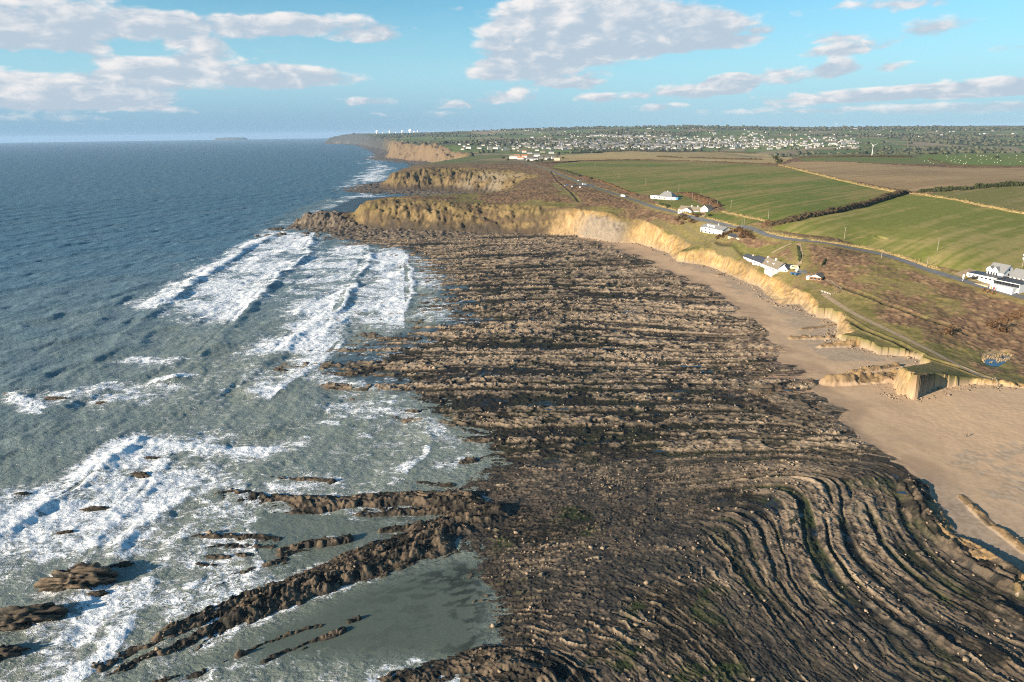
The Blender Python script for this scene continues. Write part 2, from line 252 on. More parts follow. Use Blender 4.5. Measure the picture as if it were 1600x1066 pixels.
TRACK = GP([(1556,597),(1530,588),(1500,572),(1475,558),(1452,548),(1436,540),(1400,522),(1370,508),(1340,494),(1310,476),(1295,466),(1282,456)])
PATHS = [GP([(1022,346),(1040,352),(1060,367),(1085,380),(1110,392),(1135,400),(1150,404)]), GP([(1070,352),(1100,371),(1130,391),(1150,403)]), GP([(1112,373),(1140,388),(1165,400)]), GP([(1282,456),(1270,448),(1255,442)]), GP([(865,287),(880,298),(906,316)]), GP([(693,309),(698,306),(702,303)]), GP([(770,296),(778,291),(800,283),(850,276)])]
FURROWS = [GP([(1300,444),(1340,458),(1400,482),(1450,500),(1520,525)]), GP([(1310,492),(1350,515),(1400,535),(1450,560),(1500,575),(1545,592)]), GP([(1120,378),(1160,396),(1190,404)]), GP([(1372,370),(1383,374)]), GP([(862,268),(872,284),(905,316)])]
FIELDS = {
 'green_pasture': [(860,262),(872,256),(905,252.5),(1000,251),(1100,254),(1145,256),(1215,260),(1300,279),(1404,302),(1350,320),(1290,333),(1240,344),(1203,352),(1195,346),(1140,330),(1105,311),(1075,302),(1050,304),(1010,305),(990,303),(960,291),(930,280),(900,270)],
 'winter_wheat_field': [(1415,304),(1470,309),(1530,324),(1660,342),(1660,435),(1512,424),(1500,424),(1460,415),(1400,399),(1330,380),(1270,368),(1215,360),(1205,355),(1250,346),(1340,327)],
 'stubble_field': [(1218,257),(1240,253),(1380,257),(1480,262),(1660,261),(1660,286),(1560,290),(1420,299),(1300,276)],
 'rough_pasture': [(1440,304),(1500,298),(1660,288),(1660,336),(1540,321)],
 'sheep_pasture': [(1430,246),(1500,241),(1660,240),(1660,260),(1490,259),(1450,252)],
 'far_pasture': [(1245,248),(1425,246),(1470,257),(1380,256),(1255,252)],
 'tan_field': [(868,252),(872,246),(886,240),(950,237.5),(1070,237),(1200,241),(1240,247),(1215,257),(1140,254),(1000,249.5)],
 'house_lawn': [(1012,306),(1045,304),(1062,304),(1090,316),(1110,331),(1150,338),(1195,347),(1160,353),(1110,341),(1050,324),(1022,314)]}
FIELDS = {k: GP(v) for k, v in FIELDS.items()}
LAWN2 = GP([(1150,376),(1190,388),(1240,379),(1246,380),(1200,402),(1160,392),(1140,384)])
POND = GP([(1533,552),(1550,546),(1572,548),(1582,556),(1575,564),(1560,572),(1545,571),(1535,566)])

def height(X, Y, full=True):
    """terrain height, zone (1 reef 2 beach 3 cliff 4 land) and helper fields"""
    X = X.astype(np.float64); Y = Y.astype(np.float64); D = np.hypot(X, Y)
    wk = np.clip(D/700, .5, 3); nw = sm(D, 480, 400); wx = (fbm(X/11, Y/11, 4, 1)-.5)*9*wk+nw*(fbm(X/4, Y/4, 3, 3)-.5)*8; wy = (fbm(X/11, Y/11, 4, 5)-.5)*9*wk
    far = np.clip(D/3000, 0, 1)*14; wx = wx+(fbm(X/80, Y/80, 3, 8)-.5)*2*far; 
    Xw, Yw = X+wx*.55, Y+wy*.55
    top = inpoly(Xw, Yw, TOPLY); bas = inpoly(X+wx*.4, Y+wy*.4, BSPLY) | top
    dB = dpoly(X+wx*.4, Y+wy*.4, BASE, m=160.0)
    ring = bas & ~top
    hl = HL(X, Y)
    # shore
    near = (D < 1050) & (np.abs(X) < 335)
    hb = np.where(near, _gr(X, Y), -4.0)
    hb = np.where(D > 900, lerp(hb, -4.0, sm(D, 900, 1000)), hb)
    apr = np.where(Y > 780, 3.0 - dB*np.where((Y > 1150) & (Y < 1600), .045, np.where(Y > 1600, .035, .075)), -9)
    hb = np.where(~bas, np.maximum(hb, apr+(fbm(X/9, Y/9, 3, 12)-.5)*2.5), hb)
    hb = np.where(top, hl, hb)
    sandd = dpoly(X+(fbm(X/16, Y/16, 3, 21)-.5)*26, Y+(fbm(X/9, Y/9, 3, 22)-.5)*10, SANDL, m=80)
    insand = inpoly(X+(fbm(X/16, Y/16, 3, 21)-.5)*26, Y+(fbm(X/9, Y/9, 3, 22)-.5)*10, SANDPOLY)
    S = np.where(insand, sandd, -sandd)             # > 0 sand
    return dict(D=D, top=top, bas=bas, ring=ring, dB=dB, hl=hl, hb=hb, S=S)

def cliff_dist(X, Y, dB):
    dT = dpoly(X, Y, [(a, b) for a, b, c in TOP], m=160.0)
    return dB/(dB+dT+1e-6), dT

# --- polar grid around the camera's foot: finer near, coarser far; heights are functions of the ground position
th = np.radians(np.arange(-51, 61, .088))
ds = np.concatenate([np.exp(np.arange(math.log(48), math.log(86), .004)), np.exp(np.arange(math.log(86.2), math.log(1350), .00165)), np.exp(np.arange(math.log(1350), math.log(13500), .0042))])
TT, DD = np.meshgrid(th, ds); NR, NC = TT.shape
XA = (np.sin(TT)*DD).ravel(); YA = (np.cos(TT)*DD).ravel()
b0 = inpoly(XA, YA, BSPLY); q0 = (np.hypot(XA, YA) < 1050) & (np.abs(XA) < 335)
dB0 = dpoly(XA, YA, BASE, m=140.0)
bar0 = np.zeros(len(XA), bool)
for l, r, h in BARS: bar0 |= dpoly(XA, YA, l, m=h*1.6+3) < h*1.6+2.5
act = b0 | (q0 & (_gr(XA, YA) > -1.9)) | (dB0 < 130) | bar0
idx = np.nonzero(act)[0]; X = XA[idx]; Y = YA[idx]
f = height(X, Y); D = f['D']; top, ring, bas, S = f['top'], f['ring'], f['bas'], f['S']
FDB = f['dB']
t, dT = cliff_dist(X, Y, f['dB'])
n1 = fbm(X/2.2, Y/2.2, 3, 31); n2 = fbm(X/7, Y/7, 3, 35); n3 = fbm(X/30, Y/30, 3, 39); nb = fbm(X/90, Y/90, 3, 44)
# ---- reef beds
fan = np.exp(-((X-90)/30)**4-((Y-170)/48)**4); wf_ = 1-.8*fan
u = _gu(X, Y) + ((n3-.5)*3.2 + (n2-.5)*1.1 + (n1-.5)*.35 + sm(Y, 275, 225)*((n2-.5)*4.2+(n1-.5)*1.5+(n3-.5)*3))*wf_
reefw = sm(-S, -5, 10)*(~bas)*sm(Y, 1010, 900)
curved = sm(u, 262, 235)                            # the folded near part has broader beds
def bed(l, s, sh): 
    v = vn(u/l+(n3-.5)*.6, X*0+s*3.1, s); return np.clip((v-sh)/(1-sh), 0, 1)
dom = 90*(fbm(X/40, Y/40, 2, 61)-.5)
b1 = vn(u/7.5, X/160, 51); b2 = vn(u/3.1, X/70, 52); b3 = vn(u/1.45, X/34, 53); b4 = vn(u/.7, X/14, 54); b5 = vn(u/14, X/300, 55)
fan = np.exp(-((X-88)/26)**2-((Y-170)/48)**2); cz = curved*(1-fan); fanr = sm(vn(u/1.75, Y/55, 90)+.08*(n2-.5)+.14*(vn(u/.8, Y/16, 91)-.5)+.12*(fbm(X/9, Y/9, 2, 92)-.5), .44, .58)
brk = sm(fbm(X/6, Y/6, 3, 57)-cz*.03, .38, .50); brk2 = sm(fbm(X/2.6, Y/2.6, 2, 58)-cz*.03, .38, .50)
us = u+(n1-.5)*.5
def cells(w_, l_, sd):
    row = np.floor(us/w_).astype(int); fr_ = us/w_-row; off = _TAB[(row*7+sd) & 255, sd]; sx = (X+.75*Y*(Y < 260))/(l_*(.6+.8*off))+off*9; cl_ = np.floor(sx).astype(int); fs = sx-cl_
    return off, _TAB[row & 255, (cl_+sd*13) & 255], fr_, fs
o1, c1, f1, g1 = cells(3.2, 7.0, 11); o2, c2, f2, g2 = cells(1.35, 2.4, 23); o3, c3, f3, g3 = cells(.62, 1.0, 31)
crest = (sm(b2, .50, .55)*.7*brk+(o1 > .55)*.45*(c1 > .25))*lerp(1, .55, cz)+(o2 > .5)*.42*(c2 > .3)*(.3+.7*brk2)*lerp(1, .7, cz)
lp_ = sm(fbm(X/9, Y/9, 3, 140), .36, .50); lin_ = sm(f1, .17, .09)*(o1 > .3)*(.25+.75*brk2)*(c2 > .2)*(.15+.85*lp_)*.75+sm(f2, .30, .15)*(o2 > .7)*brk2*(1-lp_*.6)*.4
crest = np.where(cz > .5, np.maximum(crest*.25, lin_), crest)
rid = (b1-.5)*lerp(.5, .4, curved)+crest*.72+(c2-.5)*lerp(.38, .18, curved)+(c3-.5)*lerp(.25, .16, curved)+cz*(.18*(1-f1)-.08)-.35*sm(b2, .40, .33)*(1-cz*.6)+cz*(fbm(X/3.5, Y/3.5, 3, 59)-.5)*.4; rid = rid*(1-cz*.25); rid = lerp(rid, fanr*1.15-.55+(c2-.5)*.35+crest*.2+(n1-.5)*.35, fan*.85)
joint = np.maximum(sm(f2, .16, .05), sm(g2, .07, .02)*.7)
blocks = (vn(X/.55, Y/.55, 72)-.5)*.22-joint*.18
amp = np.ones(len(X))
near_d = np.clip(D/300, 1, 3)
hb = f['hb'] + reefw*(rid*np.clip(near_d, 1, 1.4) + blocks + (n1-.5)*.22)
barm = np.zeros(len(X), np.float32)
for l, r, h in BARS:
    m_ = h*2.1+3
    d_ = dpoly(X+(n2-.5)*h*.9, Y+(n1-.5)*h*.6, l, m=m_)
    pr = np.sqrt(sm(d_, h*1.25, h*.3)) if l[0][1] < 800 else sm(d_, h*2.0, 0)**.8; lump = (.34+.42*sm(vn(u/1.7, X/22, 81), .38, .58)+.20*c2+.14*c3+.22*fbm(X/3.4, Y/3.4, 3, int(80+h))+.10*vn(X/.7, Y/.7, 83)) if l[0][1] < 800 else .75+.5*fbm(X/5, Y/5, 4, 84)
    rr_ = r*(.74 if l[0][0] < 20 and l[0][1] < 500 else 1.0)*(np.where(S > 0, .35+.65*brk, 1.0) if l[0][0] > 60 else 1.0); hb = hb + np.where(~top, pr*rr_*lump, 0); barm = np.maximum(barm, pr)
hb = hb + np.where(~bas, sm(S, 0, 8)*((fbm(X/25, Y/25, 3, 91)-.5)*.7+(vn(X/.9, Y/.9, 92)-.5)*.10*sm(S, 10, 30)), 0)
# headland foot boulders
ap = (~bas)*sm(Y, 730, 770)*sm(f['dB'], 130, 60)
hb = hb+ap*((vn(X/4, Y/4, 95)-.5)*2.6+(vn(X/1.9, Y/1.9, 96)-.5)*1.6)
# ---- land
hl = f['hl'].copy()
ROADD = dpoly(X, Y, ROAD, m=25.0)
for l in (SIDE, DRIVE, H2DRIVE, PUBDRIVE, TRACK): ROADD = np.minimum(ROADD, dpoly(X, Y, l, m=25.0)+1.0)
fid = np.zeros(len(X), np.int32); fnames = list(FIELDS)
for i, k in enumerate(fnames):
    fid[inpoly(X+(n2-.5)*2, Y+(n2-.5)*2, FIELDS[k]) & top & (fid == 0)] = i+1
pathd = np.full(len(X), 25.0)
for l in PATHS: pathd = np.minimum(pathd, dpoly(X, Y, l, m=25.0))
furd = np.full(len(X), 25.0)
for l in FURROWS: furd = np.minimum(furd, dpoly(X, Y, l, m=25.0))
edge = sm(dT, 26, 4)*sm(D, 1200, 1000)
lawn2 = inpoly(X+(n2-.5)*8, Y+(n2-.5)*8, LAWN2)
pond = inpoly(X+(n1-.5)*1.5, Y+(n1-.5)*1.5, POND)
bracken = sm(fbm(X/38, Y/38, 4, 101)+.22*(n1-.5)+np.where((X > 60) & (Y < 640), .035, .16)-edge*.22, .42, .54)*(1-sm(pathd, 7, 2))*sm(ROADD, 4, 9)*(~lawn2)*(~pond)
wild = ((fid == 0) & (D < 1500) & (~pond)).astype(float)
hl = hl+wild*sm(ROADD, 3, 7)*(((n1-.5)*.9+(vn(X/1.3, Y/1.3, 105)-.35)*.8*bracken)*(.35+.65*bracken)*np.clip(D/450, .6, 1.6)+(n2-.5)*1.4*sm(dT, 2, 20))
hl = hl-sm(furd, 2.2, .6)*.7-pond*.5+sm(np.abs(furd-2.6), 1.4, .3)*.35
hl = hl+np.where(D > 2200, (fbm(X/160, Y/160, 4, 110)-.5)*10, 0)
# ---- cliff: from base to top
zb = f['hb']
tw = np.clip(t+(fbm(X/6, Y/6, 3, 121)-.5)*.30*np.sin(np.pi*np.clip(t, 0, 1)), 0, 1); prof = np.where((Y > 640), 1-(1-tw)**1.7, tw**.7)
gul = (fbm((X+Y*.4)/3.2, (Y-X*.4)/9, 3, 120)-.5)
hc = lerp(zb, hl, np.clip(prof, 0, 1)) + (gul*1.8+(fbm(X/8, Y/8, 4, 123)-.5)*4.5*np.clip((hl-zb)/25, .45, 1.3)+(n1-.5)*2.0+(fbm(X/60, Y/60, 3, 126)-.5)*30*sm(D, 1900, 2600))*np.sin(np.pi*np.clip(t, 0, 1))*np.clip(D/600, .7, 3)+(c3-.5)*.5*np.sin(np.pi*np.clip(t, 0, 1))*(Y < 420)
H = np.where(top, hl, np.where(ring, hc, hb))
# rock bars may run up into cliff feet
H = np.where(ring, np.maximum(H, np.where(barm > .3, hb, -9)), H)
zone = np.where(top, 4, np.where(ring, 3, np.where((S > 0) & (barm < .4) & (Y < 820), 2, 1)))

# ---- colours of the ground itself
C = np.zeros((len(X), 3), np.float32); RG = np.full(len(X), .85, np.float32)
def put(m, c): 
    global C
    C = C*(1-m[:, None])+np.asarray(c, np.float32)*m[:, None]
def put2(m, c): 
    global C
    C = C*(1-m[:, None])+c*m[:, None]
one = np.ones(len(X))
gr = (n1-.5)
# reef: tan beds, black weed, brown mud
put(one, (.235, .172, .115)); put(sm(n2, .5, .7), (.30, .225, .155)); put(sm(n1, .62, .72)*.6, (.36, .29, .21))
relief = rid+blocks
weedn = vn(u/11, X/90, 131)*.6+vn(u/4, X/40, 132)*.4
wpat = fbm(X/26, Y/26, 3, 134)
midb = sm(Y, 268, 290)*sm(Y, 480, 400); lowb = sm(Y, 280, 262)*sm(Y, 205, 222)
weed = sm(weedn*.6+wpat*.5+(n1-.5)*.55-relief*.16-midb*.06+lowb*.10, .42, .54)
lowu = sm(-rid, -.30, .12)
put(lowu*.88, (.030, .026, .021)); put((c2-.5).clip(0, 1)*.9, (.36, .275, .19)); put((c3 < .3)*.55*(1-curved), (.05, .04, .03)); put(joint*.75*(1-cz*.5), (.022, .02, .016))
put((o2 < .38)*.8*(1-cz*.7), (.026, .023, .018))
put(weed*.96, (.015, .0145, .0115))
put(weed*sm(fbm(X/10, Y/10, 3, 137), .52, .62)*.75*np.maximum(curved, .25), (.030, .044, .012))
mud = curved*sm(fbm(X/18, Y/18, 3, 138)+(Y < 190)*.08, .41, .53)*(1-sm(crest, .2, .45)); put(mud*.92, (.052, .046, .039)); put(mud*sm(n2, .5, .62)*.6, (.082, .062, .046)); put(mud*sm(n1, .40, .33)*.7, (.03, .027, .023))
fc_ = fan*sm(fanr, .55, .25); put(fc_*.92, (.020, .020, .015)); put(fc_*sm(n2, .46, .58)*.7, (.036, .05, .014)); put(fan*sm(fanr, .55, .85)*sm(n1, .36, .50)*.8, (.27, .20, .135))
put(cz*(c3 > .70)*sm(n1, .42, .52)*(1-weed*.6)*.75, (.24, .18, .12)); put(cz*(c2 > .78)*sm(n2, .44, .54)*.6*(1-weed*.7), (.22, .165, .11))
tipc = sm(crest, lerp(.42, .22, cz), lerp(.8, .5, cz))*(1-fan*sm(fanr, .6, .3))*sm(n1, .34, .44)*(1-cz*sm(fbm(X/7, Y/7, 3, 139), .50, .38)*.7); put(tipc*.85*(1-weed*.6), (.36, .265, .175)); put(tipc*(c3 > .55)*.6*(1-weed*.6), (.43, .33, .23))
sandin = sm(S, -45, -6)*sm(-relief, -.1, .45)*sm(D, 220, 300)
put(sandin, (.30, .205, .135))
barc = n1+.35*(n2-.5)+.30*(vn(u/1.7, X/22, 81)-.5)+.14*(c2-.5); put(barm*(S < 0), (.045, .036, .026)); put(barm*(S < 0)*sm(barc, .54, .64)*.6, (.22, .16, .105)); put(barm*(S < 0)*sm(barc, .44, .38), (.016, .015, .012))
put(ap*.9, (.085, .068, .052)); put(ap*sm(vn(X/1.9, Y/1.9, 96)+.3*(n1-.5), .5, .7), (.20, .155, .11))
# wet line by the sea
wetl = sm(H, .75, .1)*(~bas); put(wetl*.55, (.03, .026, .02)); RG = RG-wetl*.35
# sand and shingle
bm = ((zone == 2)).astype(float)
sc1 = fbm(X/45, Y/45, 3, 141)
put(bm, (.50, .35, .222)); put(bm*sm(S+(sc1-.5)*22, 14, 1)*.7, (.31, .21, .138)); wet_ = sm(fbm((X+Y*.5)/9, (Y-X*.5)/34, 4, 143), .52, .64)*sm(S, 55, 10); put(bm*wet_*.45, (.34, .24, .16)); put(bm*sm(fbm(X/11, Y/11, 4, 144), .55, .66)*.4, (.52, .37, .235))
peb = bm*sm(sm(S, 10, 32)*.62+sc1*.6+(n2-.5)*.6+(n1-.5)*.35-sm(Y, 315, 290)*sm(Y, 205, 225)*.42, .62, .80)
peb = np.maximum(peb, bm*sm(Y, 205, 180)*sm(S+(n2-.5)*20, 28, 5))
pv_ = vn(X/.8, Y/.8, 145)-.5; pebc = np.stack([.275+.24*pv_, .235+.21*pv_, .19+.18*pv_], 1)
put2(peb*.52, pebc)
put((barm*(S > 0)*(~top))*sm(barm, .2, .5), (.30, .195, .095)); put((barm*(S > 0)*(~top))*sm(n1, .5, .38), (.16, .11, .06))
# cliffs
cm = ring.astype(float)
rockp = sm(fbm((X+Y)/22, H/9+Y/30, 4, 159), .50, .60)
clay = sm(Y, 700, 640)*(X > 40)+sm(np.hypot(X-60, Y-700), 55, 30); clay = np.clip(clay, 0, 1)
gs = .45*fbm((X+Y*.4)/2.5, (Y-X*.4)/14, 3, 150)+.55*fbm((X-Y*.35)/5.0, H/4.0, 4, 151)
put(cm, (.185, .130, .062)); put(cm*sm(gs, .5, .62), (.25, .175, .085)); put(cm*sm(gs, .42, .34), (.075, .055, .035))
put(cm*sm(t+(n3-.5)*1.1+(n2-.5)*.5, .38, .62)*(1-clay)*.8, (.175, .132, .055)); put(cm*sm(gs+(n2-.5)*.3, .46, .36)*(1-clay)*.7, (.085, .065, .035))
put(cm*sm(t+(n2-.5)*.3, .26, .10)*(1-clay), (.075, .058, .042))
put(cm*rockp*(1-clay)*(D < 2000)*.75, (.098, .070, .044)); put(cm*clay, (.47, .30, .125)); put(cm*clay*sm(gs, .48, .6)*.7, (.55, .385, .19)); put(cm*clay*sm(gs, .45, .35)*.6, (.33, .21, .09)); put(cm*clay*sm(t+(n3-.5)*.7, .42, .2)*.6, (.34, .26, .17))
put(cm*clay*(sm(vn(H/.9+n2*1.5, X/40, 155), .55, .66))*.45, (.36, .215, .085)); put(cm*clay*sm(fbm((X-Y)/1.6, H/3.5, 3, 156), .42, .35)*.6, (.17, .105, .055)); put(cm*clay*sm(fbm((X-Y*.3)/1.3, H/7, 3, 158), .56, .64)*.5, (.27, .20, .12)); put(cm*clay*sm(t+(n2-.5)*.5, .86, .97)*.6, (.16, .13, .05)); put(cm*clay*sm(n3+(n2-.5)*.5, .60, .68)*.35, (.20, .15, .065))
greyp = cm*sm(np.hypot(X-88, (Y-700)*.8), 40, 18)*sm(t, .85, .6); put(greyp*.8, (.23, .20, .165))
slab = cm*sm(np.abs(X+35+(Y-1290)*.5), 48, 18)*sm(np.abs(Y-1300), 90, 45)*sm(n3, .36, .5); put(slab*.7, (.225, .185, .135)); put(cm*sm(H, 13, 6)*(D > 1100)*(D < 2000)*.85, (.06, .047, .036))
h3 = cm*sm(D, 2100, 2300)*sm(D, 5000, 4000); put(h3*.8, (.20, .14, .085)); put(h3*sm(gs, .46, .56)*.6, (.15, .11, .075))
put(cm*sm(D, 4200, 5500), (.062, .062, .056))
# land
lm = top.astype(float)
og = np.stack([.185+.10*gr, .155+.08*gr, .055+.03*gr], 1); br = np.stack([.175+.15*gr, .108+.09*gr, .066+.05*gr], 1)
put2(lm, og); put(lm*sm(fbm(X/12, Y/12, 3, 160), .5, .62)*.6, (.22, .17, .075)); put(lm*sm(fbm(X/20, Y/20, 3, 163), .54, .62)*.5*edge, (.075, .085, .02))
put2(lm*bracken, br); put(lm*bracken*sm(n1, .54, .66)*.6, (.26, .18, .095)); put(lm*bracken*sm(fbm(X/22, Y/22, 3, 166), .54, .64)*.5, (.085, .062, .035))
put(lm*sm(pathd, 2.6, .9)*.8, (.17, .14, .07)); put(lm*sm(furd, 2.0, .8)*.85, (.06, .052, .025))
bank = sm(ROADD+(n2-.5)*6, 8, 5)*sm(ROADD, 2.2, 3.4)*sm(n3, .35, .55); put(lm*bank*.6*(D < 1900), (.26, .19, .08))
stripe = vn((X*.55-Y*.83)/3.0, (X*.83+Y*.55)/140, 170)
FC = {'green_pasture': ((.120, .152, .030), (.245, .195, .070)), 'winter_wheat_field': ((.170, .180, .040), (.295, .245, .09)), 'stubble_field': ((.37, .255, .13), (.285, .195, .10)), 'rough_pasture': ((.17, .16, .05), (.24, .195, .085)), 'sheep_pasture': ((.135, .185, .045), (.16, .18, .055)), 'far_pasture': ((.135, .165, .045), (.16, .165, .06)), 'tan_field': ((.34, .245, .11), (.40, .305, .15)), 'house_lawn': ((.10, .125, .028), (.15, .14, .045))}
for i, k in enumerate(fnames):
    m_ = (fid == i+1).astype(float); a, b = FC[k]
    v = sm(.55*fbm(X/120, Y/70, 3, 180+i)+.35*stripe+.3*(n2-.5)+.05, .36, .66)
    put2(m_, (np.array(a)[None]*(1-v[:, None])+np.array(b)[None]*v[:, None])*(1+.25*gr[:, None]))
put(lawn2*.55, (.12, .125, .035))
put(sm(np.where(pond, 1, 0)*fbm(X/2.5, Y/2.5, 2, 190), .3, .4)*pond, (.30, .22, .13))
# far land: patchwork of fields with hedge lines, woods
fr = sm(D, 1500, 1750)*lm*(fid == 0)
ca, sa = math.cos(.5), math.sin(.5); Xf = (X*ca-Y*sa)+(n3*0+fbm(X/400, Y/400, 2, 200)-.5)*300; Yf = X*sa+Y*ca+(fbm(X/400, Y/400, 2, 205)-.5)*300
cxf = np.floor(Xf/170+.5*(np.floor(Yf/240) % 2)); cyf = np.floor(Yf/240)
rnd = _TAB[(cxf.astype(int)*37+cyf.astype(int)*91) & 255, (cyf.astype(int)*53+cxf.astype(int)*29) & 255]
pal = np.array([(.13, .17, .055), (.15, .19, .065), (.19, .19, .08), (.25, .20, .12), (.14, .155, .06), (.30, .23, .14), (.15, .19, .06), (.11, .15, .055)], np.float32)
put2(fr, pal[(rnd*8).astype(int) % 8]); 
ex = np.abs(Xf/170+.5*(np.floor(Yf/240) % 2)-cxf-.5); ey = np.abs(Yf/240-cyf-.5); hedge = np.maximum(sm(ex, .455, .485), sm(ey, .46, .488)); put(fr*hedge*.6, (.06, .058, .034))
wood = sm(fbm(X/600, Y/600, 4, 210)+.12*sm(HL(X, Y), 70, 120), .54, .60); put(fr*wood*.8, (.055, .062, .036))
townc = np.exp(-((X-250)/900.0)**2-((Y-3550)/700.0)**2); put(fr*sm(townc, .25, .6)*.7, (.12, .11, .075))
L = 1.0
C = C*.88
wetp = reefw*sm(-rid, .22, .40)*sm(fbm(X/8, Y/5, 3, 145), .53, .60)*sm(H, .1, .3)
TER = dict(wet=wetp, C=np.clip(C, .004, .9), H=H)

# ------------------------------------------------------------------ mesh + material helpers
def mesh_np(name, V, Q, mat, smooth=False, cols=None, floats=None):
    me = bpy.data.meshes.new(name); me.vertices.add(len(V)); me.vertices.foreach_set('co', np.asarray(V, np.float32).ravel())
    Q = np.asarray(Q, np.int32); k = Q.shape[1]; me.loops.add(Q.size); me.loops.foreach_set('vertex_index', Q.ravel())
    me.polygons.add(len(Q)); me.polygons.foreach_set('loop_start', np.arange(0, Q.size, k, dtype=np.int32)); me.polygons.foreach_set('loop_total', np.full(len(Q), k, np.int32))
    if smooth: me.polygons.foreach_set('use_smooth', np.ones(len(Q), bool))
    me.update(calc_edges=True)
    if cols is not None:
        a = me.color_attributes.new('ground', 'FLOAT_COLOR', 'POINT'); c = np.ones((len(V), 4), np.float32); c[:, :3] = cols; a.data.foreach_set('color', c.ravel())
    for nm, v in (floats or {}).items():
        a = me.attributes.new(nm, 'FLOAT', 'POINT'); a.data.foreach_set('value', np.asarray(v, np.float32))
    o = bpy.data.objects.new(name, me); sc.collection.objects.link(o)
    if mat: me.materials.append(mat)
    return o
def new_mat(name):
    m = bpy.data.materials.new(name); m.use_nodes = True; t = m.node_tree; t.nodes.clear()
    o = N(t, 'ShaderNodeOutputMaterial'); p = N(t, 'ShaderNodeBsdfPrincipled'); t.links.new(p.outputs[0], o.inputs[0])
    return m, t, p
def ground_mat(name, amt, s1, s2, rough=.9, spec=.2, bump=0.0, bs=1.0):
    m, t, p = new_mat(name)
    at = N(t, 'ShaderNodeAttribute', attribute_name='ground'); tcn = N(t, 'ShaderNodeTexCoord')
    a = N(t, 'ShaderNodeTexNoise', inp={'Scale': s1, 'Detail': 4.0, 'Roughness': .6}); t.links.new(tcn.outputs['Object'], a.inputs['Vector'])
    b = N(t, 'ShaderNodeTexNoise', inp={'Scale': s2, 'Detail': 3.0, 'Roughness': .6}); t.links.new(tcn.outputs['Object'], b.inputs['Vector'])
    v = M(t, 'ADD', M(t, 'MULTIPLY', a.outputs[0], .6), M(t, 'MULTIPLY', b.outputs[0], .4))
    mr = N(t, 'ShaderNodeMapRange', inp={1: .3, 2: .7, 3: 1-amt, 4: 1+amt}); t.links.new(v, mr.inputs[0])
    vm = N(t, 'ShaderNodeVectorMath', operation='SCALE'); t.links.new(at.outputs['Color'], vm.inputs[0]); t.links.new(mr.outputs[0], vm.inputs['Scale'])
    t.links.new(vm.outputs[0], p.inputs['Base Color']); p.inputs['Roughness'].default_value = rough; p.inputs['Specular IOR Level'].default_value = spec
    if bump:
        bn = N(t, 'ShaderNodeBump', inp={'Strength': bump, 'Distance': bs}); t.links.new(v, bn.inputs['Height']); t.links.new(bn.outputs[0], p.inputs['Normal'])
    return m
GM = {'rock_reef': ground_mat('reef rock and weed', .42, 2.6, 8.0, .75, .2, .5, .2), 'beach': ground_mat('sand and shingle', .14, .35, 3.0, .9, .15, .15, .1), 'cliff': ground_mat('clay and shale cliff', .35, .35, 1.5, .95, .1, .6, .8),
      'heath': ground_mat('bracken and rough grass', .4, .5, 1.6, .95, .1, .5, .5), 'field': ground_mat('field crop', .16, .25, 1.2, .95, .1), 'hills': ground_mat('far fields', .25, .03, .15, .95, .1)}

# ---- terrain faces by zone
vid = np.full(len(XA), -1, np.int64); vid[idx] = np.arange(len(idx))
R_, C_ = np.meshgrid(np.arange(NR-1), np.arange(NC-1), indexing='ij'); a0 = (R_*NC+C_).ravel()
Q = np.stack([a0, a0+1, a0+NC+1, a0+NC], 1); Q = vid[Q]; Q = Q[(Q >= 0).all(1)]
zk = zone[Q[:, 0]]; fk = fid[Q[:, 0]]; dk = D[Q[:, 0]]
V = np.stack([X, Y, H], 1)
def part_mesh(name, sel, mat, smooth, kind='structure'):
    q = Q[sel]
    if not len(q): return None
    u_, inv = np.unique(q, return_inverse=True)
    o = mesh_np(name, V[u_], inv.reshape(-1, 4), mat, smooth, TER['C'][u_], {'wet': TER['wet'][u_]} if name == 'rock_reef' else None); o['kind'] = kind; return o
t = GM['rock_reef'].node_tree; wa = N(t, 'ShaderNodeAttribute', attribute_name='wet'); pr_ = [n for n in t.nodes if n.type == 'BSDF_PRINCIPLED'][0]
t.links.new(M(t, 'SUBTRACT', .75, M(t, 'MULTIPLY', wa.outputs['Fac'], .62)), pr_.inputs['Roughness']); t.links.new(M(t, 'ADD', .2, M(t, 'MULTIPLY', wa.outputs['Fac'], .3)), pr_.inputs['Specular IOR Level'])
bn_ = [n for n in t.nodes if n.type == 'BUMP'][0]; t.links.new(M(t, 'SUBTRACT', .5, M(t, 'MULTIPLY', wa.outputs['Fac'], .45)), bn_.inputs['Strength'])
part_mesh('rock_reef', zk == 1, GM['rock_reef'], False)
part_mesh('beach', zk == 2, GM['beach'], False)
part_mesh('cliff', zk == 3, GM['cliff'], False)
part_mesh('heath', (zk == 4) & (fk == 0) & (dk < 1600), GM['heath'], True)
part_mesh('hills', (zk == 4) & (fk == 0) & (dk >= 1600), GM['hills'], True)
for i, k in enumerate(fnames): part_mesh(k, (zk == 4) & (fk == i+1), GM['field'], True)
from functools import lru_cache
_Hfull = np.full(len(XA), -3.0, np.float32); _Hfull[idx] = H; _Hfull = _Hfull.reshape(NR, NC)
_lds = np.log(ds)
def HZ(x, y):                                       # built terrain height at a point
    tt = math.atan2(x, y); d = math.log(math.hypot(x, y)); j = (tt-th[0])/(th[1]-th[0]); j = min(max(j, 0), NC-1.01); i = np.interp(d, _lds, np.arange(NR)); i = min(max(i, 0), NR-1.01)
    a, b = int(i), int(j); u_, v_ = i-a, j-b
    return float((_Hfull[a, b]*(1-v_)+_Hfull[a, b+1]*v_)*(1-u_)+(_Hfull[a+1, b]*(1-v_)+_Hfull[a+1, b+1]*v_)*u_)

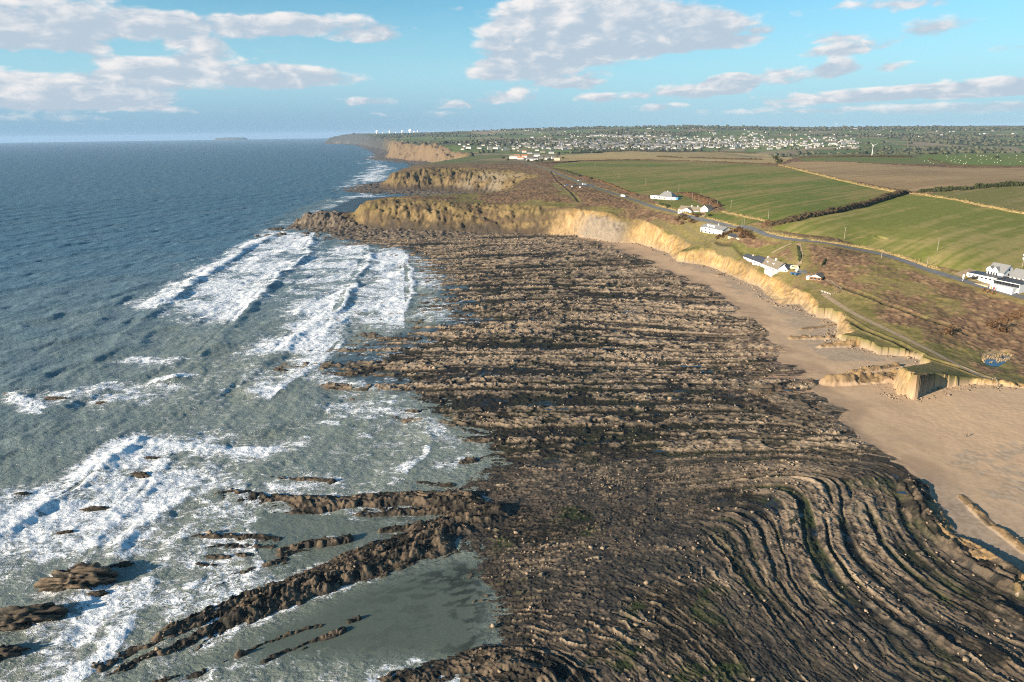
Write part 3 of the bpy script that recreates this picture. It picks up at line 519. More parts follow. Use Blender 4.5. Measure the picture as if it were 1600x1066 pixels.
# ------------------------------------------------------------------ sea
th2 = np.radians(np.arange(-60, 16, .11)); ds2 = np.concatenate([np.exp(np.arange(math.log(46), math.log(1500), .0028)), np.exp(np.arange(math.log(1500), math.log(26000), .012))])
T2, D2 = np.meshgrid(th2, ds2); X2 = (np.sin(T2)*D2).ravel(); Y2 = (np.cos(T2)*D2).ravel(); R2 = D2.ravel(); n2r, n2c = T2.shape
Z2 = np.zeros(len(X2)); F2 = np.zeros(len(X2)); 
wq = fbm(X2/30, Y2/30, 3, 300); wf = fbm(X2/9, Y2/9, 3, 303); wq2 = fbm(X2/28, Y2/28, 3, 306); wf2 = fbm(X2/8, Y2/8, 3, 308)
CREST = [ # pixel line of the crest, height, width, foam weight, foam trail (m)
 ([(0,622),(70,606),(130,575),(200,520),(250,478),(330,425),(380,392),(432,366)],1.5,9,.0,0), ([(250,478),(330,425),(380,392),(432,366)],1.0,8,.9,26), ([(270,592),(330,545),(372,500),(400,470),(440,430),(480,402),(486,372)],1.6,9,.0,0), ([(398,470),(440,430),(480,402),(486,372)],1.0,8,1.0,70), ([(385,592),(440,545),(500,500),(530,486),(556,440),(580,405),(572,386)],1.3,8,.45,10), ([(480,560),(530,486),(556,440),(580,405),(572,386)],.6,6,.95,45), ([(632,486),(645,445),(646,420),(632,398)],.8,5,1.0,50), ([(440,610),(490,575),(520,545),(545,520)],.8,5,.8,22),
 ([(60,640),(20,615)],.6,5,.9,8),([(255,596),(290,590)],.7,4,.9,10),([(640,732),(672,690),(678,660),(668,640)],.5,3,.6,8), ([(0,840),(70,790),(150,740),(215,690)],1.3,6,.9,16), ([(100,900),(170,820),(240,760),(260,720)],.7,4,.75,12),([(215,690),(300,700),(415,700)],.3,4,.7,10), ([(190,970),(240,900),(330,800),(380,770)],.5,4,.6,8), ([(130,1060),(200,990),(235,930)],.5,3,.8,7),([(495,660),(520,662)],.4,3,.9,5),
 ([(300,560),(200,565),(260,558)],.2,4,.5,10),([(0,500),(120,440),(260,372),(360,330)],.7,14,0,0),([(60,395),(200,350),(330,305),(480,268)],.6,16,0,0),([(0,590),(90,540),(180,480),(230,440)],.9,10,0,0),([(290,640),(280,610),(320,580)],.4,6,0,0),([(560,660),(610,620)],.3,4,0,0),([(600,340),(618,330)],.5,4,.8,10),([(380,300),(430,290),(470,278)],.8,12,0,0),([(470,320),(520,300),(560,285)],.8,10,.25,8)]
side = np.array([-1, 0.0])
for l, hgt, wd, fw, tr in CREST:
    pts = [P(a, b) for a, b in l]; m_ = max(wd*3, tr*1.3, 12)
    d_ = dpoly(X2+(wq-.5)*10+(wf-.5)*3, Y2+(wq-.5)*6, pts, m=m_)
    # which side: sea side (left) or shore side; from the nearest direction of the line
    s_ = np.sign((pts[-1][0]-pts[0][0])*(Y2-pts[0][1])-(pts[-1][1]-pts[0][1])*(X2-pts[0][0]))
    sg = s_*(1 if pts[-1][1] > pts[0][1] else -1)   # + = left of the crest
    wv = np.where(sg > 0, np.exp(-(d_/(wd*1.0))**2), np.exp(-(d_/(wd*.55))**2)); ok = d_ < m_*.98
    gap = sm(fbm(X2/22, Y2/22, 2, 310), .22, .45)
    Z2 += np.where(ok, wv*hgt*.68*(.6+.5*gap), 0)
    if fw: F2 = np.maximum(F2, np.where(ok, fw*np.where(sg > 0, sm(d_, max(tr, 2)*1.2, 0)**.7, sm(d_, 2.2, .6))*(.6+.4*gap), 0))
FZ = [([(235,478),(300,472),(400,474),(470,420),(488,385),(487,366),(440,358),(380,395),(320,432)],.70,12),([(405,474),(460,430),(492,388),(560,382),(582,392),(570,440),(530,478),(450,474)],.58,12),([(470,520),(530,480),(562,448),(585,388),(635,392),(646,430),(636,482),(600,500),(520,528)],.62,10),
 ([(0,760),(120,725),(205,682),(250,684),(425,702),(400,745),(335,790),(320,870),(235,930),(215,975),(180,1010),(120,1066),(0,1066)],.56,9),([(360,600),(440,560),(560,520),(650,540),(640,585),(520,590),(440,600)],.46,8),([(480,650),(520,600),(640,600),(672,640),(668,668),(560,650)],.50,5),([(0,618),(80,605),(200,598),(270,600),(240,640),(70,632)],.5,5),([(180,565),(270,558),(270,572),(190,575)],.45,4),
 ([(230,960),(330,910),(450,870),(520,880),(400,930),(250,1000)],.42,4),([(300,820),(440,720),(540,745),(500,790),(420,800),(440,840),(330,880)],.36,5),([(660,735),(690,712),(745,705),(745,725),(690,745)],.45,3),([(420,1060),(480,1000),(330,1040),(240,1010),(190,1066)],.33,3),([(640,440),(700,420),(720,470),(690,500),(640,500)],.42,6),([(640,400),(700,405),(690,435),(650,440)],.42,6),
 ([(440,360),(500,340),(560,330),(590,300),(560,297),(520,320),(450,350)],.5,14),([(555,330),(585,305),(610,295),(575,292),(540,318)],.5,14),([(500,330),(560,310),(600,300),(600,318),(560,345),(500,352)],.45,10),([(545,300),(575,285),(612,280),(610,262),(590,255),(560,275),(540,290)],.62,20),([(585,255),(612,250),(625,242),(612,232),(590,238),(572,256)],.6,40),([(570,222),(600,224),(617,236),(598,240),(585,230)],.55,80),([(360,600),(480,640),(560,700),(600,640),(520,590),(440,600)],.26,14),([(150,720),(220,640),(420,640),(480,720),(300,740)],.2,16),([(0,480),(400,360),(560,300),(620,480),(620,640),(420,640),(0,700)],.13,30),([(250,400),(330,395),(330,430),(200,440)],.25,20)]
for pl, wgt, soft in FZ:
    pts = [P(a, b) for a, b in pl]; sw = soft*1.6; xx, yy = X2+(wq-.5)*sw*3+(wf-.5)*sw*1.2, Y2+(wq2-.5)*sw*3+(wf2-.5)*sw*1.2
    i_ = inpoly(xx, yy, pts); d_ = dpoly(xx, yy, pts, True, m=soft*2.4)
    F2 = np.maximum(F2, wgt*np.where(i_, .55+.45*sm(d_, 0, soft*1.4), .55*sm(d_, soft*1.8, 0)))
HT = np.where((R2 < 1300) & (np.abs(X2) < 335), _gr(X2, Y2), -6.0)
F2 = F2*(.62+.72*sm(fbm(X2/26, Y2/15, 4, 350), .28, .66))
# foam and swash around rocks, calm lagoon
lag = [P(a, b) for a, b in [(150,1066),(330,1000),(520,905),(640,868),(740,850),(800,870),(800,1066)]]
inl = inpoly(X2, Y2, lag); dl = dpoly(X2, Y2, lag, True, m=30); calm = np.where(inl, sm(dl, 0, 12), 0)
inn = [P(a, b) for a, b in [(400,800),(560,805),(740,800),(700,820),(560,860),(430,900),(400,860)]]
calm2 = inpoly(X2, Y2, inn).astype(float)*.6; calm = np.maximum(calm, calm2); F2 = F2*(1-calm*.85)
shal = sm(HT, -2.2, -.3)
dbar = np.full(len(X2), 30.0)
for l, r, h in BARS:
    if l[0][0] < 0 or l[-1][0] < 20: dbar = np.minimum(dbar, np.maximum(dpoly(X2+(wf-.5)*5, Y2+(wf2-.5)*5, l, m=h+14)-h, 0))
F2 = np.maximum(F2, .50*sm(dbar, 7, 0)*(1-calm*.8)*sm(wq2, .30, .55)); shel = sm(HT, -.95, -.45)*sm(Y2, 270, 300); F2 = F2*(1-shel*.9); F2 = np.maximum(F2, .46*sm(HT, -1.7, -1.0)*sm(HT, -.35, -.7)*(1-calm)*sm(wq, .34, .56)*sm(Y2, 205, 225))
F2 = np.maximum(F2, .30*sm(R2, 900, 500)*sm(HT, -5.5, -2.5)*(1-calm)*sm(wq2, .36, .6))
amp = np.clip(R2/250, .6, 1.2)*(1-calm)*(1-shal*.6)
dirs = [(.90, -.44, 46, .42), (.93, -.36, 24, .20), (.8, -.6, 13, .10), (.98, .1, 8.5, .06), (.6, -.8, 6, .04), (.99, -.1, 4.2, .04), (.7, .5, 3.1, .03)]
for ux, uy, lam, a_ in dirs:
    ph = (X2*ux+Y2*uy)/lam*2*math.pi+(wq-.5)*9+(wf-.5)*2.5
    Z2 += np.where(R2 < lam*260, a_*np.sin(ph)*amp*(.4+1.2*wf), 0)
Z2 += (wf-.5)*.5*(1-calm)*np.clip(R2/300, .5, 1.5)+np.where(R2 < 900, (fbm(X2/2.2, Y2/2.2, 3, 330)-.5)*.55*(1-calm)*(.5+F2), 0)
Z2 = Z2*sm(R2, 9000, 2500)+np.where(R2 > 1500, (fbm(X2/70, Y2/40, 2, 333)-.5)*1.2*sm(R2, 14000, 4000), 0)
# water body colour: silty by the shore, bluer out to sea
silt = np.clip(sm(R2, 900, 200)*.8+sm(HT, -5, -1)*.4, 0, 1)+(wq-.5)*.35
silt = np.clip(silt, 0, 1)[:, None]
WC = (1-silt)*np.array([.066, .138, .192])+silt*np.array([.185, .208, .175])
WC = WC*(1-calm[:, None]*.75)+calm[:, None]*.75*np.array([.062, .080, .060]); WC = WC*(1-shel[:, None]*.8)+shel[:, None]*.8*np.array([.03, .05, .065]); calm = np.maximum(calm, shel*.8)
smudge = sm(fbm((X2*.9+Y2*.3)/3.2, (Y2*.9-X2*.3)/1.4, 4, 340), .50, .64)*calm*sm(HT, -1.15, -.5)
WC = WC*(1-smudge[:, None]*.75)+smudge[:, None]*.75*np.array([.018, .02, .014])
ms, t, p = new_mat('sea water')
at = N(t, 'ShaderNodeAttribute', attribute_name='ground'); fo = N(t, 'ShaderNodeAttribute', attribute_name='foam'); cl = N(t, 'ShaderNodeAttribute', attribute_name='calm'); ge = N(t, 'ShaderNodeNewGeometry')
mp = N(t, 'ShaderNodeMapping'); mp.inputs['Scale'].default_value = (1.0, 1.55, 1.0); mp.inputs['Rotation'].default_value = (0, 0, .35); t.links.new(ge.outputs['Position'], mp.inputs['Vector'])
na = N(t, 'ShaderNodeTexNoise', inp={'Scale': .16, 'Detail': 10.0, 'Roughness': .68, 'Distortion': 1.1}); t.links.new(mp.outputs[0], na.inputs['Vector'])
nl = N(t, 'ShaderNodeTexNoise', inp={'Scale': .35, 'Detail': 6.0, 'Roughness': .6, 'Distortion': 1.6}); t.links.new(mp.outputs[0], nl.inputs['Vector'])
lace = M(t, 'SUBTRACT', 1.0, M(t, 'MULTIPLY', M(t, 'ABSOLUTE', M(t, 'SUBTRACT', nl.outputs[0], .5)), 9.0))
pat = M(t, 'ADD', M(t, 'MULTIPLY', M(t, 'SUBTRACT', na.outputs[0], .5), 1.5), M(t, 'MULTIPLY', lace, .26))
fm = M(t, 'MULTIPLY', SS(t, M(t, 'ADD', M(t, 'SUBTRACT', fo.outputs['Fac'], .52), pat), -.06, .22), SS(t, fo.outputs['Fac'], .04, .2))
t.links.new(MIX(t, fm, at.outputs['Color'], MIX(t, SS(t, na.outputs[0], .35, .65), (.52, .57, .62), (.80, .81, .82))), p.inputs['Base Color'])
sp = N(t, 'ShaderNodeAttribute', attribute_name='distance'); t.links.new(M(t, 'ADD', M(t, 'MULTIPLY', fm, .6), M(t, 'ADD', .16, M(t, 'MULTIPLY', sp.outputs['Fac'], .3))), p.inputs['Roughness']); t.links.new(M(t, 'SUBTRACT', .5, M(t, 'MULTIPLY', sp.outputs['Fac'], .40)), p.inputs['Specular IOR Level']); p.inputs['IOR'].default_value = 1.33
n3a = N(t, 'ShaderNodeTexNoise', inp={'Scale': .55, 'Detail': 5.0, 'Roughness': .62, 'Distortion': .4}); t.links.new(mp.outputs[0], n3a.inputs['Vector'])
n3b = N(t, 'ShaderNodeTexNoise', inp={'Scale': .07, 'Detail': 4.0, 'Roughness': .6}); t.links.new(mp.outputs[0], n3b.inputs['Vector'])
hgt = M(t, 'ADD', M(t, 'ADD', n3a.outputs[0], M(t, 'MULTIPLY', n3b.outputs[0], 1.8)), M(t, 'MULTIPLY', fm, .35))
bn = N(t, 'ShaderNodeBump', inp={'Distance': 1.0}); t.links.new(hgt, bn.inputs['Height']); t.links.new(M(t, 'SUBTRACT', .85, M(t, 'MULTIPLY', cl.outputs['Fac'], .78)), bn.inputs['Strength']); t.links.new(bn.outputs[0], p.inputs['Normal'])
a2 = (np.arange(n2r-1)[:, None]*n2c+np.arange(n2c-1)[None]).ravel(); Q2 = np.stack([a2, a2+1, a2+n2c+1, a2+n2c], 1)
land2 = inpoly(X2, Y2, BSPLY) | ((HT > 2.6) & (R2 < 1000)); keep = ~(land2[Q2].all(1)); Q2 = Q2[keep]
u_, inv = np.unique(Q2, return_inverse=True)
o = mesh_np('sea', np.stack([X2, Y2, Z2-.05], 1)[u_], inv.reshape(-1, 4), ms, True, WC[u_], {'foam': F2[u_], 'calm': calm[u_], 'distance': sm(np.log(R2[u_]), math.log(250), math.log(1800))}); o['kind'] = 'structure'
#@@OBJ_BEGIN
# ------------------------------------------------------------------ things
def pmat(name, col, rough=.8, spec=.3, var=.12, scale=2.0, metal=0.0):
    m, t, p = new_mat(name); tcn = N(t, 'ShaderNodeTexCoord'); n = N(t, 'ShaderNodeTexNoise', inp={'Scale': scale, 'Detail': 4.0}); t.links.new(tcn.outputs['Object'], n.inputs['Vector'])
    mr = N(t, 'ShaderNodeMapRange', inp={1: .3, 2: .7, 3: 1-var, 4: 1+var}); t.links.new(n.outputs[0], mr.inputs[0])
    vm = N(t, 'ShaderNodeVectorMath', operation='SCALE'); vm.inputs[0].default_value = col; t.links.new(mr.outputs[0], vm.inputs['Scale']); t.links.new(vm.outputs[0], p.inputs['Base Color'])
    p.inputs['Roughness'].default_value = rough; p.inputs['Specular IOR Level'].default_value = spec; p.inputs['Metallic'].default_value = metal; return m
MT = dict(townwhite=pmat('distant pale render', (.43, .42, .41), var=.15, scale=.05), white=pmat('white render', (.72, .71, .69), var=.05), cream=pmat('cream render', (.62, .55, .42), var=.08), stone=pmat('pale stone', (.42, .34, .24), var=.2), slate=pmat('grey slate', (.20, .20, .20), .6, var=.15), dslate=pmat('dark slate', (.055, .058, .068), .5, var=.15), tile=pmat('brown tile', (.20, .165, .12), var=.2), orange=pmat('orange tile', (.42, .20, .10), var=.15),
  glass=pmat('window glass', (.025, .03, .035), .08, .6, .05), wood=pmat('weathered timber', (.27, .23, .17), var=.2), brownwood=pmat('brown boards', (.20, .10, .05), var=.2), blue=pmat('blue paint', (.10, .35, .55)), tar=pmat('tarmac', (.105, .108, .115), .85, var=.12, scale=.3), track=pmat('dirt track', (.27, .20, .125), var=.2, scale=.4), metal=pmat('grey metal', (.42, .43, .44), .4, .5), black=pmat('black rubber', (.015, .015, .016)),
  carw=pmat('white car paint', (.75, .76, .77), .25, .5, .03), carb=pmat('blue car paint', (.05, .13, .28), .25, .5, .03), cars=pmat('silver car paint', (.38, .40, .42), .25, .5, .03), card=pmat('dark car paint', (.03, .032, .04), .25, .5, .03), creamp=pmat('cream caravan panel', (.70, .62, .42), .4), hedge=pmat('hedge leaves', (.062, .046, .026), .95, .1, .5, .9), hedgeg=pmat('dark green hedge leaves', (.045, .05, .02), .95, .1, .5, .9), bush=pmat('bare brown bush', (.115, .066, .034), .95, .1, .45, 1.2), bankg=pmat('dry grass bank', (.24, .18, .08), .95, .1, .3, .6), reed=pmat('dry reeds', (.40, .29, .16), .9, .1, .2), pond=pmat('pond water', (.02, .035, .05), .04, .6, .05), dwood=pmat('distant woodland', (.075, .078, .048), .95, .1, .4, .05), fleece=pmat('sheep fleece', (.62, .58, .48), .95), skin=pmat('skin', (.45, .28, .20)), cloth=pmat('dark jacket', (.022, .024, .03)), trous=pmat('dark trousers', (.03, .032, .045)), hair=pmat('brown hair', (.05, .03, .02)), orangep=pmat('orange parasol cloth', (.60, .22, .04)), red=pmat('red fabric', (.40, .05, .03)))
ROCKM = GM['rock_reef']
class MB:
    def __init__(s): s.v = []; s.f = []
    def add(s, v, f):
        k = len(s.v); s.v += [tuple(p) for p in v]; s.f += [tuple(i+k for i in q) for q in f]; return s
    def box(s, x0, x1, y0, y1, z0, z1, fr=None):
        v = [(x0, y0, z0), (x1, y0, z0), (x1, y1, z0), (x0, y1, z0), (x0, y0, z1), (x1, y0, z1), (x1, y1, z1), (x0, y1, z1)]
        return s.add([fr(p) for p in v] if fr else v, [(3, 2, 1, 0), (4, 5, 6, 7), (0, 1, 5, 4), (1, 2, 6, 5), (2, 3, 7, 6), (3, 0, 4, 7)])
    def tube(s, pts, r, n=6):
        pts = [Vector(p) for p in pts]; R = r if isinstance(r, (list, tuple)) else [r]*len(pts); v = []; f = []
        for i, p in enumerate(pts):
            d = (pts[min(i+1, len(pts)-1)]-pts[max(i-1, 0)]).normalized(); a = d.orthogonal().normalized(); b = d.cross(a)
            for k in range(n): v.append(p+(a*math.cos(2*math.pi*k/n)+b*math.sin(2*math.pi*k/n))*R[i])
        for i in range(len(pts)-1):
            for k in range(n): f.append((i*n+k, i*n+(k+1) % n, (i+1)*n+(k+1) % n, (i+1)*n+k))
        f += [tuple(range(n))[::-1], tuple(range((len(pts)-1)*n, len(pts)*n))]; return s.add(v, f)
    def build(s, name, mat, parent=None, smooth=False, loc=None):
        me = bpy.data.meshes.new(name); me.from_pydata(s.v, [], s.f); me.update()
        if smooth: me.polygons.foreach_set('use_smooth', np.ones(len(me.polygons), bool))
        o = bpy.data.objects.new(name, me); sc.collection.objects.link(o); me.materials.append(mat)
        if parent: o.parent = parent
        if loc is not None: o.location = loc
        return o
def tag(o, label=None, cat=None, group=None, kind=None):
    if label: o['label'] = label
    if cat: o['category'] = cat
    if group: o['group'] = group
    if kind: o['kind'] = kind
    return o
def empty(name, loc, rz=0.0, label=None, cat=None, group=None):
    o = bpy.data.objects.new(name, None); sc.collection.objects.link(o); o.location = loc; o.rotation_euler = (0, 0, rz); o.empty_display_size = .5
    return tag(o, label, cat, group)
def dup(o, loc, rz=None, label=None, parent=None, scale=None):
    c = o.copy(); sc.collection.objects.link(c)
    if parent: c.parent = parent
    else:
        c.location = loc
        if rz is not None: c.rotation_euler = (0, 0, rz)
        if scale: c.scale = (scale,)*3 if isinstance(scale, (int, float)) else scale
        if label: c['label'] = label
    for ch in o.children: dup(ch, None, parent=c)
    return c
def ground(px, py):
    x, y, z = G(px, py); return x, y, HZ(x, y)
def onsurf(px, py):                                 # foreshore point seen at a pixel
    d = ray(px, py); d = d/np.hypot(d[0], d[1]); lo = None
    for t_ in np.arange(110, 900, .8):
        if CAMH+d[2]*t_ <= HZ(d[0]*t_, d[1]*t_): return d[0]*t_, d[1]*t_, HZ(d[0]*t_, d[1]*t_)
    return d[0]*500, d[1]*500, 0.0
def draped(name, line, wd, mat, lift=.14, kind='structure', step=2.5, onland=True):
    pts = [np.array(p[:2], float) for p in line]; out = []
    for a, b in zip(pts, pts[1:]):
        n = max(1, int(np.linalg.norm(b-a)/step)); out += [a+(b-a)*i/n for i in range(n)]
    out.append(pts[-1]); o_ = np.array(out); k = 5
    pad = np.concatenate([np.repeat(o_[:1], k, 0), o_, np.repeat(o_[-1:], k, 0)]); o_ = np.stack([np.convolve(pad[:, i], np.ones(2*k+1)/(2*k+1), 'valid') for i in (0, 1)], 1)
    tg = np.gradient(o_, axis=0); tg /= np.linalg.norm(tg, axis=1)[:, None]+1e-9; nr = np.stack([-tg[:, 1], tg[:, 0]], 1); v = []; m = 4
    for p, n in zip(o_, nr):
        for c in np.linspace(-.5, .5, m+1):
            q = p+n*wd*c; v.append((q[0], q[1], max(HZ(q[0], q[1]), HL(q[0], q[1]))+lift))
    f = [(i*(m+1)+j, i*(m+1)+j+1, (i+1)*(m+1)+j+1, (i+1)*(m+1)+j) for i in range(len(o_)-1) for j in range(m)]
    return tag(MB().add(v, f).build(name, mat), kind=kind)
draped('road', ROAD, 4.4, MT['tar'], .18)
draped('lane', SIDE, 3.0, MT['track'], .15); draped('driveway', DRIVE, 2.8, MT['track'], .16); draped('driveway', H2DRIVE, 3.2, MT['track'], .15); draped('driveway', PUBDRIVE, 6, MT['track'], .15); draped('coast_path', TRACK, 3.0, MT['track'], .12); draped('car_park', GP([(890,289.5),(905,288),(926,291)]), 17, MT['tar'], .16); draped('driveway', GP([(1246,421),(1252,427),(1256,434)]), 7, MT['tar'], .13)

# ---- houses: blocks set between two ground points of the front wall
def frame(pL, pR):
    a = np.array(ground(*pL)); b = np.array(ground(*pR)); d = b-a; L = float(np.hypot(d[0], d[1])); return a, b, L, math.atan2(d[1], d[0])
SLAB = [(0, 1, 4, 5), (1, 2, 3, 4), (6, 11, 10, 7), (7, 10, 9, 8)]+[(i, (i+1) % 6, 6+(i+1) % 6, 6+i) for i in range(6)]
class House:
    def __init__(s, name, label, cat, pL, pR, group=None):
        a, b, s.L, s.rz = frame(pL, pR); s.root = empty(name, (a[0], a[1], min(a[2], b[2])), s.rz, label, cat, group); s.z0 = -2.5
    def block(s, x0, x1, y0, y1, wh, rh=0, roof='x', wall='white', rm='slate', zb=0.0, over=.35):
        w = MB(); w.box(x0, x1, y0, y1, s.z0, zb+wh)
        xm, ym = (x0+x1)/2, (y0+y1)/2; r = MB(); e = over; t_ = .16; zt = zb+wh
        if roof == 'x':
            w.add([(x0, y0, zt), (x0, y1, zt), (x0, ym, zt+rh)], [(0, 1, 2)]); w.add([(x1, y0, zt), (x1, y1, zt), (x1, ym, zt+rh)], [(0, 2, 1)])
            k = rh*e/((y1-y0)/2); pf = [(y0-e, zt-k), (ym, zt+rh), (y1+e, zt-k), (y1+e, zt-k+t_), (ym, zt+rh+t_), (y0-e, zt-k+t_)]
            r.add([(x, a, b) for x in (x0-e, x1+e) for a, b in pf], SLAB)
        elif roof == 'y':
            w.add([(x0, y0, zt), (x1, y0, zt), (xm, y0, zt+rh)], [(0, 1, 2)]); w.add([(x0, y1, zt), (x1, y1, zt), (xm, y1, zt+rh)], [(0, 2, 1)])
            k = rh*e/((x1-x0)/2); pf = [(x0-e, zt-k), (xm, zt+rh), (x1+e, zt-k), (x1+e, zt-k+t_), (xm, zt+rh+t_), (x0-e, zt-k+t_)]
            r.add([(a, y, b) for y in (y0-e, y1+e) for a, b in pf], SLAB)
        elif roof == 'hip':
            h = min(x1-x0, y1-y0)/2; v = [(x0-e, y0-e, zt), (x1+e, y0-e, zt), (x1+e, y1+e, zt), (x0-e, y1+e, zt)]
            if (x1-x0) > (y1-y0): tp = [(x0+h, ym, zt+rh), (x1-h, ym, zt+rh)]; fs = [(0, 1, 5, 4), (2, 3, 4, 5), (1, 2, 5), (3, 0, 4)]
            else: tp = [(xm, y0+h, zt+rh), (xm, y1-h, zt+rh)]; fs = [(0, 1, 4), (1, 2, 5, 4), (2, 3, 5), (3, 0, 4, 5)]
            r.add(v+tp, fs+[(3, 2, 1, 0)])
        else:
            r.box(x0-.2, x1+.2, y0-.2, y1+.2, zt, zt+.25)
        s.wall = w.build('wall', MT[wall], s.root); s.roof = r.build('roof', MT[rm], s.root); return s
    def win(s, x, z, w=1.2, h=1.2, y=0.0, face='f', n='window', mat='glass'):
        m = MB(); f_ = MB(); g = .05
        if face == 'f': m.box(x-w/2, x+w/2, y-g, y+.05, z, z+h); f_.box(x-w/2-.09, x+w/2+.09, y-g+.02, y+.04, z-.09, z)
        elif face == 'r': m.box(y-.05, y+g, x-w/2, x+w/2, z, z+h); f_.box(y-.04, y+g-.02, x-w/2-.09, x+w/2+.09, z-.09, z)
        o = m.build(n, MT[mat], s.root)
        if n == 'window': f_.build('sill', MT['white'], o)
        return s
    def row(s, x0, x1, n, z, w=1.2, h=1.2, y=0.0, face='f'):
        for i in range(n): s.win(x0+(x1-x0)*(i+.5)/n, z, w, h, y, face)
        return s
    def chim(s, x, y, z0, z1, w=.8, mat='white'):
        o = MB().box(x-w/2, x+w/2, y-w/2, y+w/2, z0, z1).build('chimney', MT[mat], s.root); p = MB(); p.tube([(x, y, z1), (x, y, z1+.5)], .16); p.build('chimney_pot', MT['orange'], o); return s
# white bungalow with pyramid roof
h = House('bungalow', 'low white bungalow with a grey pyramid roof and long flat wings', 'house', (1015,311), (1060,312)); L = h.L
h.block(0, L*.30, 1.5, 8, 3.0, 0, 'flat', rm='white').block(L*.28, L*.78, 0, 10.5, 3.0, 5.2, 'hip').block(L*.66, L*.95, -2.5, 3, 2.9, 0, 'flat', rm='white')
h.row(L*.31, L*.66, 4, .9, 1.5, 1.4).row(0, L*.28, 3, .9, 1.4, 1.2, 1.5).win(L*.82, .9, 1.6, 1.3, -2.5); h.win(L*.7, 0.1, 1.0, 2.0, -2.5, n='door', mat='blue').chim(L*.53, 5.3, 7.2, 9.0)
MB().box(L*.95+.05, L, -1.5, 4, -1.5, 2.8).build('garage_door', MT['blue'], h.root)
# cottage with veranda, garage
h = House('cottage', 'white cottage with a central porch gable, tile roof and two chimneys, beside the small garage', 'house', (1058,332), (1091,332)); L = h.L
h.block(0, L, 1.5, 10, 2.9, 3.2, 'x', rm='tile').block(L*.25, L*.72, -1.5, 6, 2.7, 2.7, 'y', rm='tile'); h.row(L*.28, L*.62, 4, .5, 1.3, 1.6, -1.5).row(.5, L*.24, 2, .8, 1.2, 1.2, 1.5).win(L*.85, .8, 1.4, 1.2, 1.5); h.win(L*.665, .05, 1.0, 2.0, -1.5, n='door', mat='brownwood').win(5, 1.0, 1.2, 1.3, L, 'r').chim(L*.52, 5.8, 5.3, 7.4).chim(L*.80, 5.8, 5.3, 7.4)
h = House('garage', 'small white garage with a gable front, standing just right of the porch cottage', 'garage', (1094.5,331), (1106,331)); L = h.L
h.block(0, L, 0, 9, 3.3, 2.9, 'y', rm='tile').win(L*.5, .1, L*.55, 2.3, n='garage_door', mat='white').win(L*.5, 4.0, .9, .8)
# large white house
h = House('villa', 'large white two-storey house with dormers and a slate roof, below the road near the cliff', 'house', (1093,363), (1129,368)); L = h.L
h.block(L*.14, L*.98, 0, 9, 5.6, 2.6, 'x', rm='slate').block(0, L*.2, .8, 8.5, 4.6, 2.2, 'x', rm='slate').block(L*.28, L*.60, 1.2, 5, 7.5, 0, 'flat', rm='white')
h.row(L*.17, L*.72, 3, .9, 1.5, 1.5).row(L*.17, L*.72, 3, 3.5, 1.4, 1.2).row(L*.3, L*.58, 2, 6.1, 1.1, 1.0, 1.2).win(L*.88, .4, 2.6, 2.1).win(L*.88, 3.4, 1.5, 1.3).win(L*.07, .5, 2.0, 2.0, .8).win(3, .4, 2.4, 2.1, L*.98, 'r').win(6, 3.2, 1.3, 1.3, L*.98, 'r').chim(L*.62, 4.6, 7.8, 9.6)
MB().box(L*.04, L*.12, .2, 3.2, 4.9, 5.05).build('solar_panel', MT['carb'], h.root)
h = House('stone_barn', 'low stone building with a dark slate roof among brown bushes', 'outbuilding', (1137,373), (1156,375)); L = h.L
h.block(0, L*.68, 0, 6, 2.6, 1.7, 'x', 'stone', 'dslate').block(L*.76, L, -.5, 5, 2.7, 0, 'flat', 'cream', 'stone').win(L*.3, .7, 1.2, 1.0).win(L*.88, .8, .8, 1.0, -.5).win(L*.55, .05, .9, 1.9, n='door', mat='brownwood')
# terrace by the cliff
h = House('cottage_row', 'long white cottage row with dark and brown roofs, standing on the cliff edge', 'house', (1158,405.5), (1213,428)); L = h.L
h.block(0, L*.36, 1.5, 6.5, 2.7, 1.9, 'x', rm='dslate').block(L*.34, L*.60, 0, 8, 3.4, 3.0, 'x', rm='dslate').block(L*.58, L, 0, 9.5, 3.2, 4.0, 'x', rm='tile').block(L*.80, L*.99, -3.0, .5, 2.3, .0, 'flat', rm='white').block(-4.5, .1, 2.5, 5.5, 1.6, 0, 'flat', rm='white')
h.row(L*.03, L*.33, 3, .9, 1.1, 1.0, 1.5).row(L*.36, L*.59, 3, .9, 1.2, 1.2).row(L*.61, L*.79, 3, .8, 1.3, 1.2).win(3.3, .8, 1.5, 1.3, L, 'r').win(4.7, 3.9, 1.5, 1.3, L, 'r').win(6.6, .05, 1.0, 2.0, L, 'r', n='door', mat='brownwood').row(L*.81, L*.98, 2, .7, 1.3, 1.0, -3.0)
for q in (.68, .84):
    d = MB().box(L*q-1.0, L*q+1.0, 1.5, 4, 4.2, 5.6).build('dormer', MT['white'], h.root); MB().box(L*q-.7, L*q+.7, 1.44, 1.5, 4.6, 5.4).build('window', MT['glass'], d)
h.chim(L*.80, 4.7, 6.6, 8.6, 1.0).chim(L*.59, 4.7, 6.0, 8.0).chim(L*.2, 4, 4.2, 5.6, .7)
h = House('outbuilding', 'small white outbuilding with a dark roof, behind the right end of the cottage row', 'outbuilding', (1219,424), (1230,425)); L = h.L
h.block(0, L, 0, 8, 2.6, 2.4, 'y', rm='dslate').win(L*.4, .1, 1.0, 2.0, n='door', mat='blue').win(L*.75, .9, .9, 1.0)
h = House('chalet', 'brown timber chalet with a white gable, beside the parked cars', 'chalet', (1264,438), (1283,439)); L = h.L
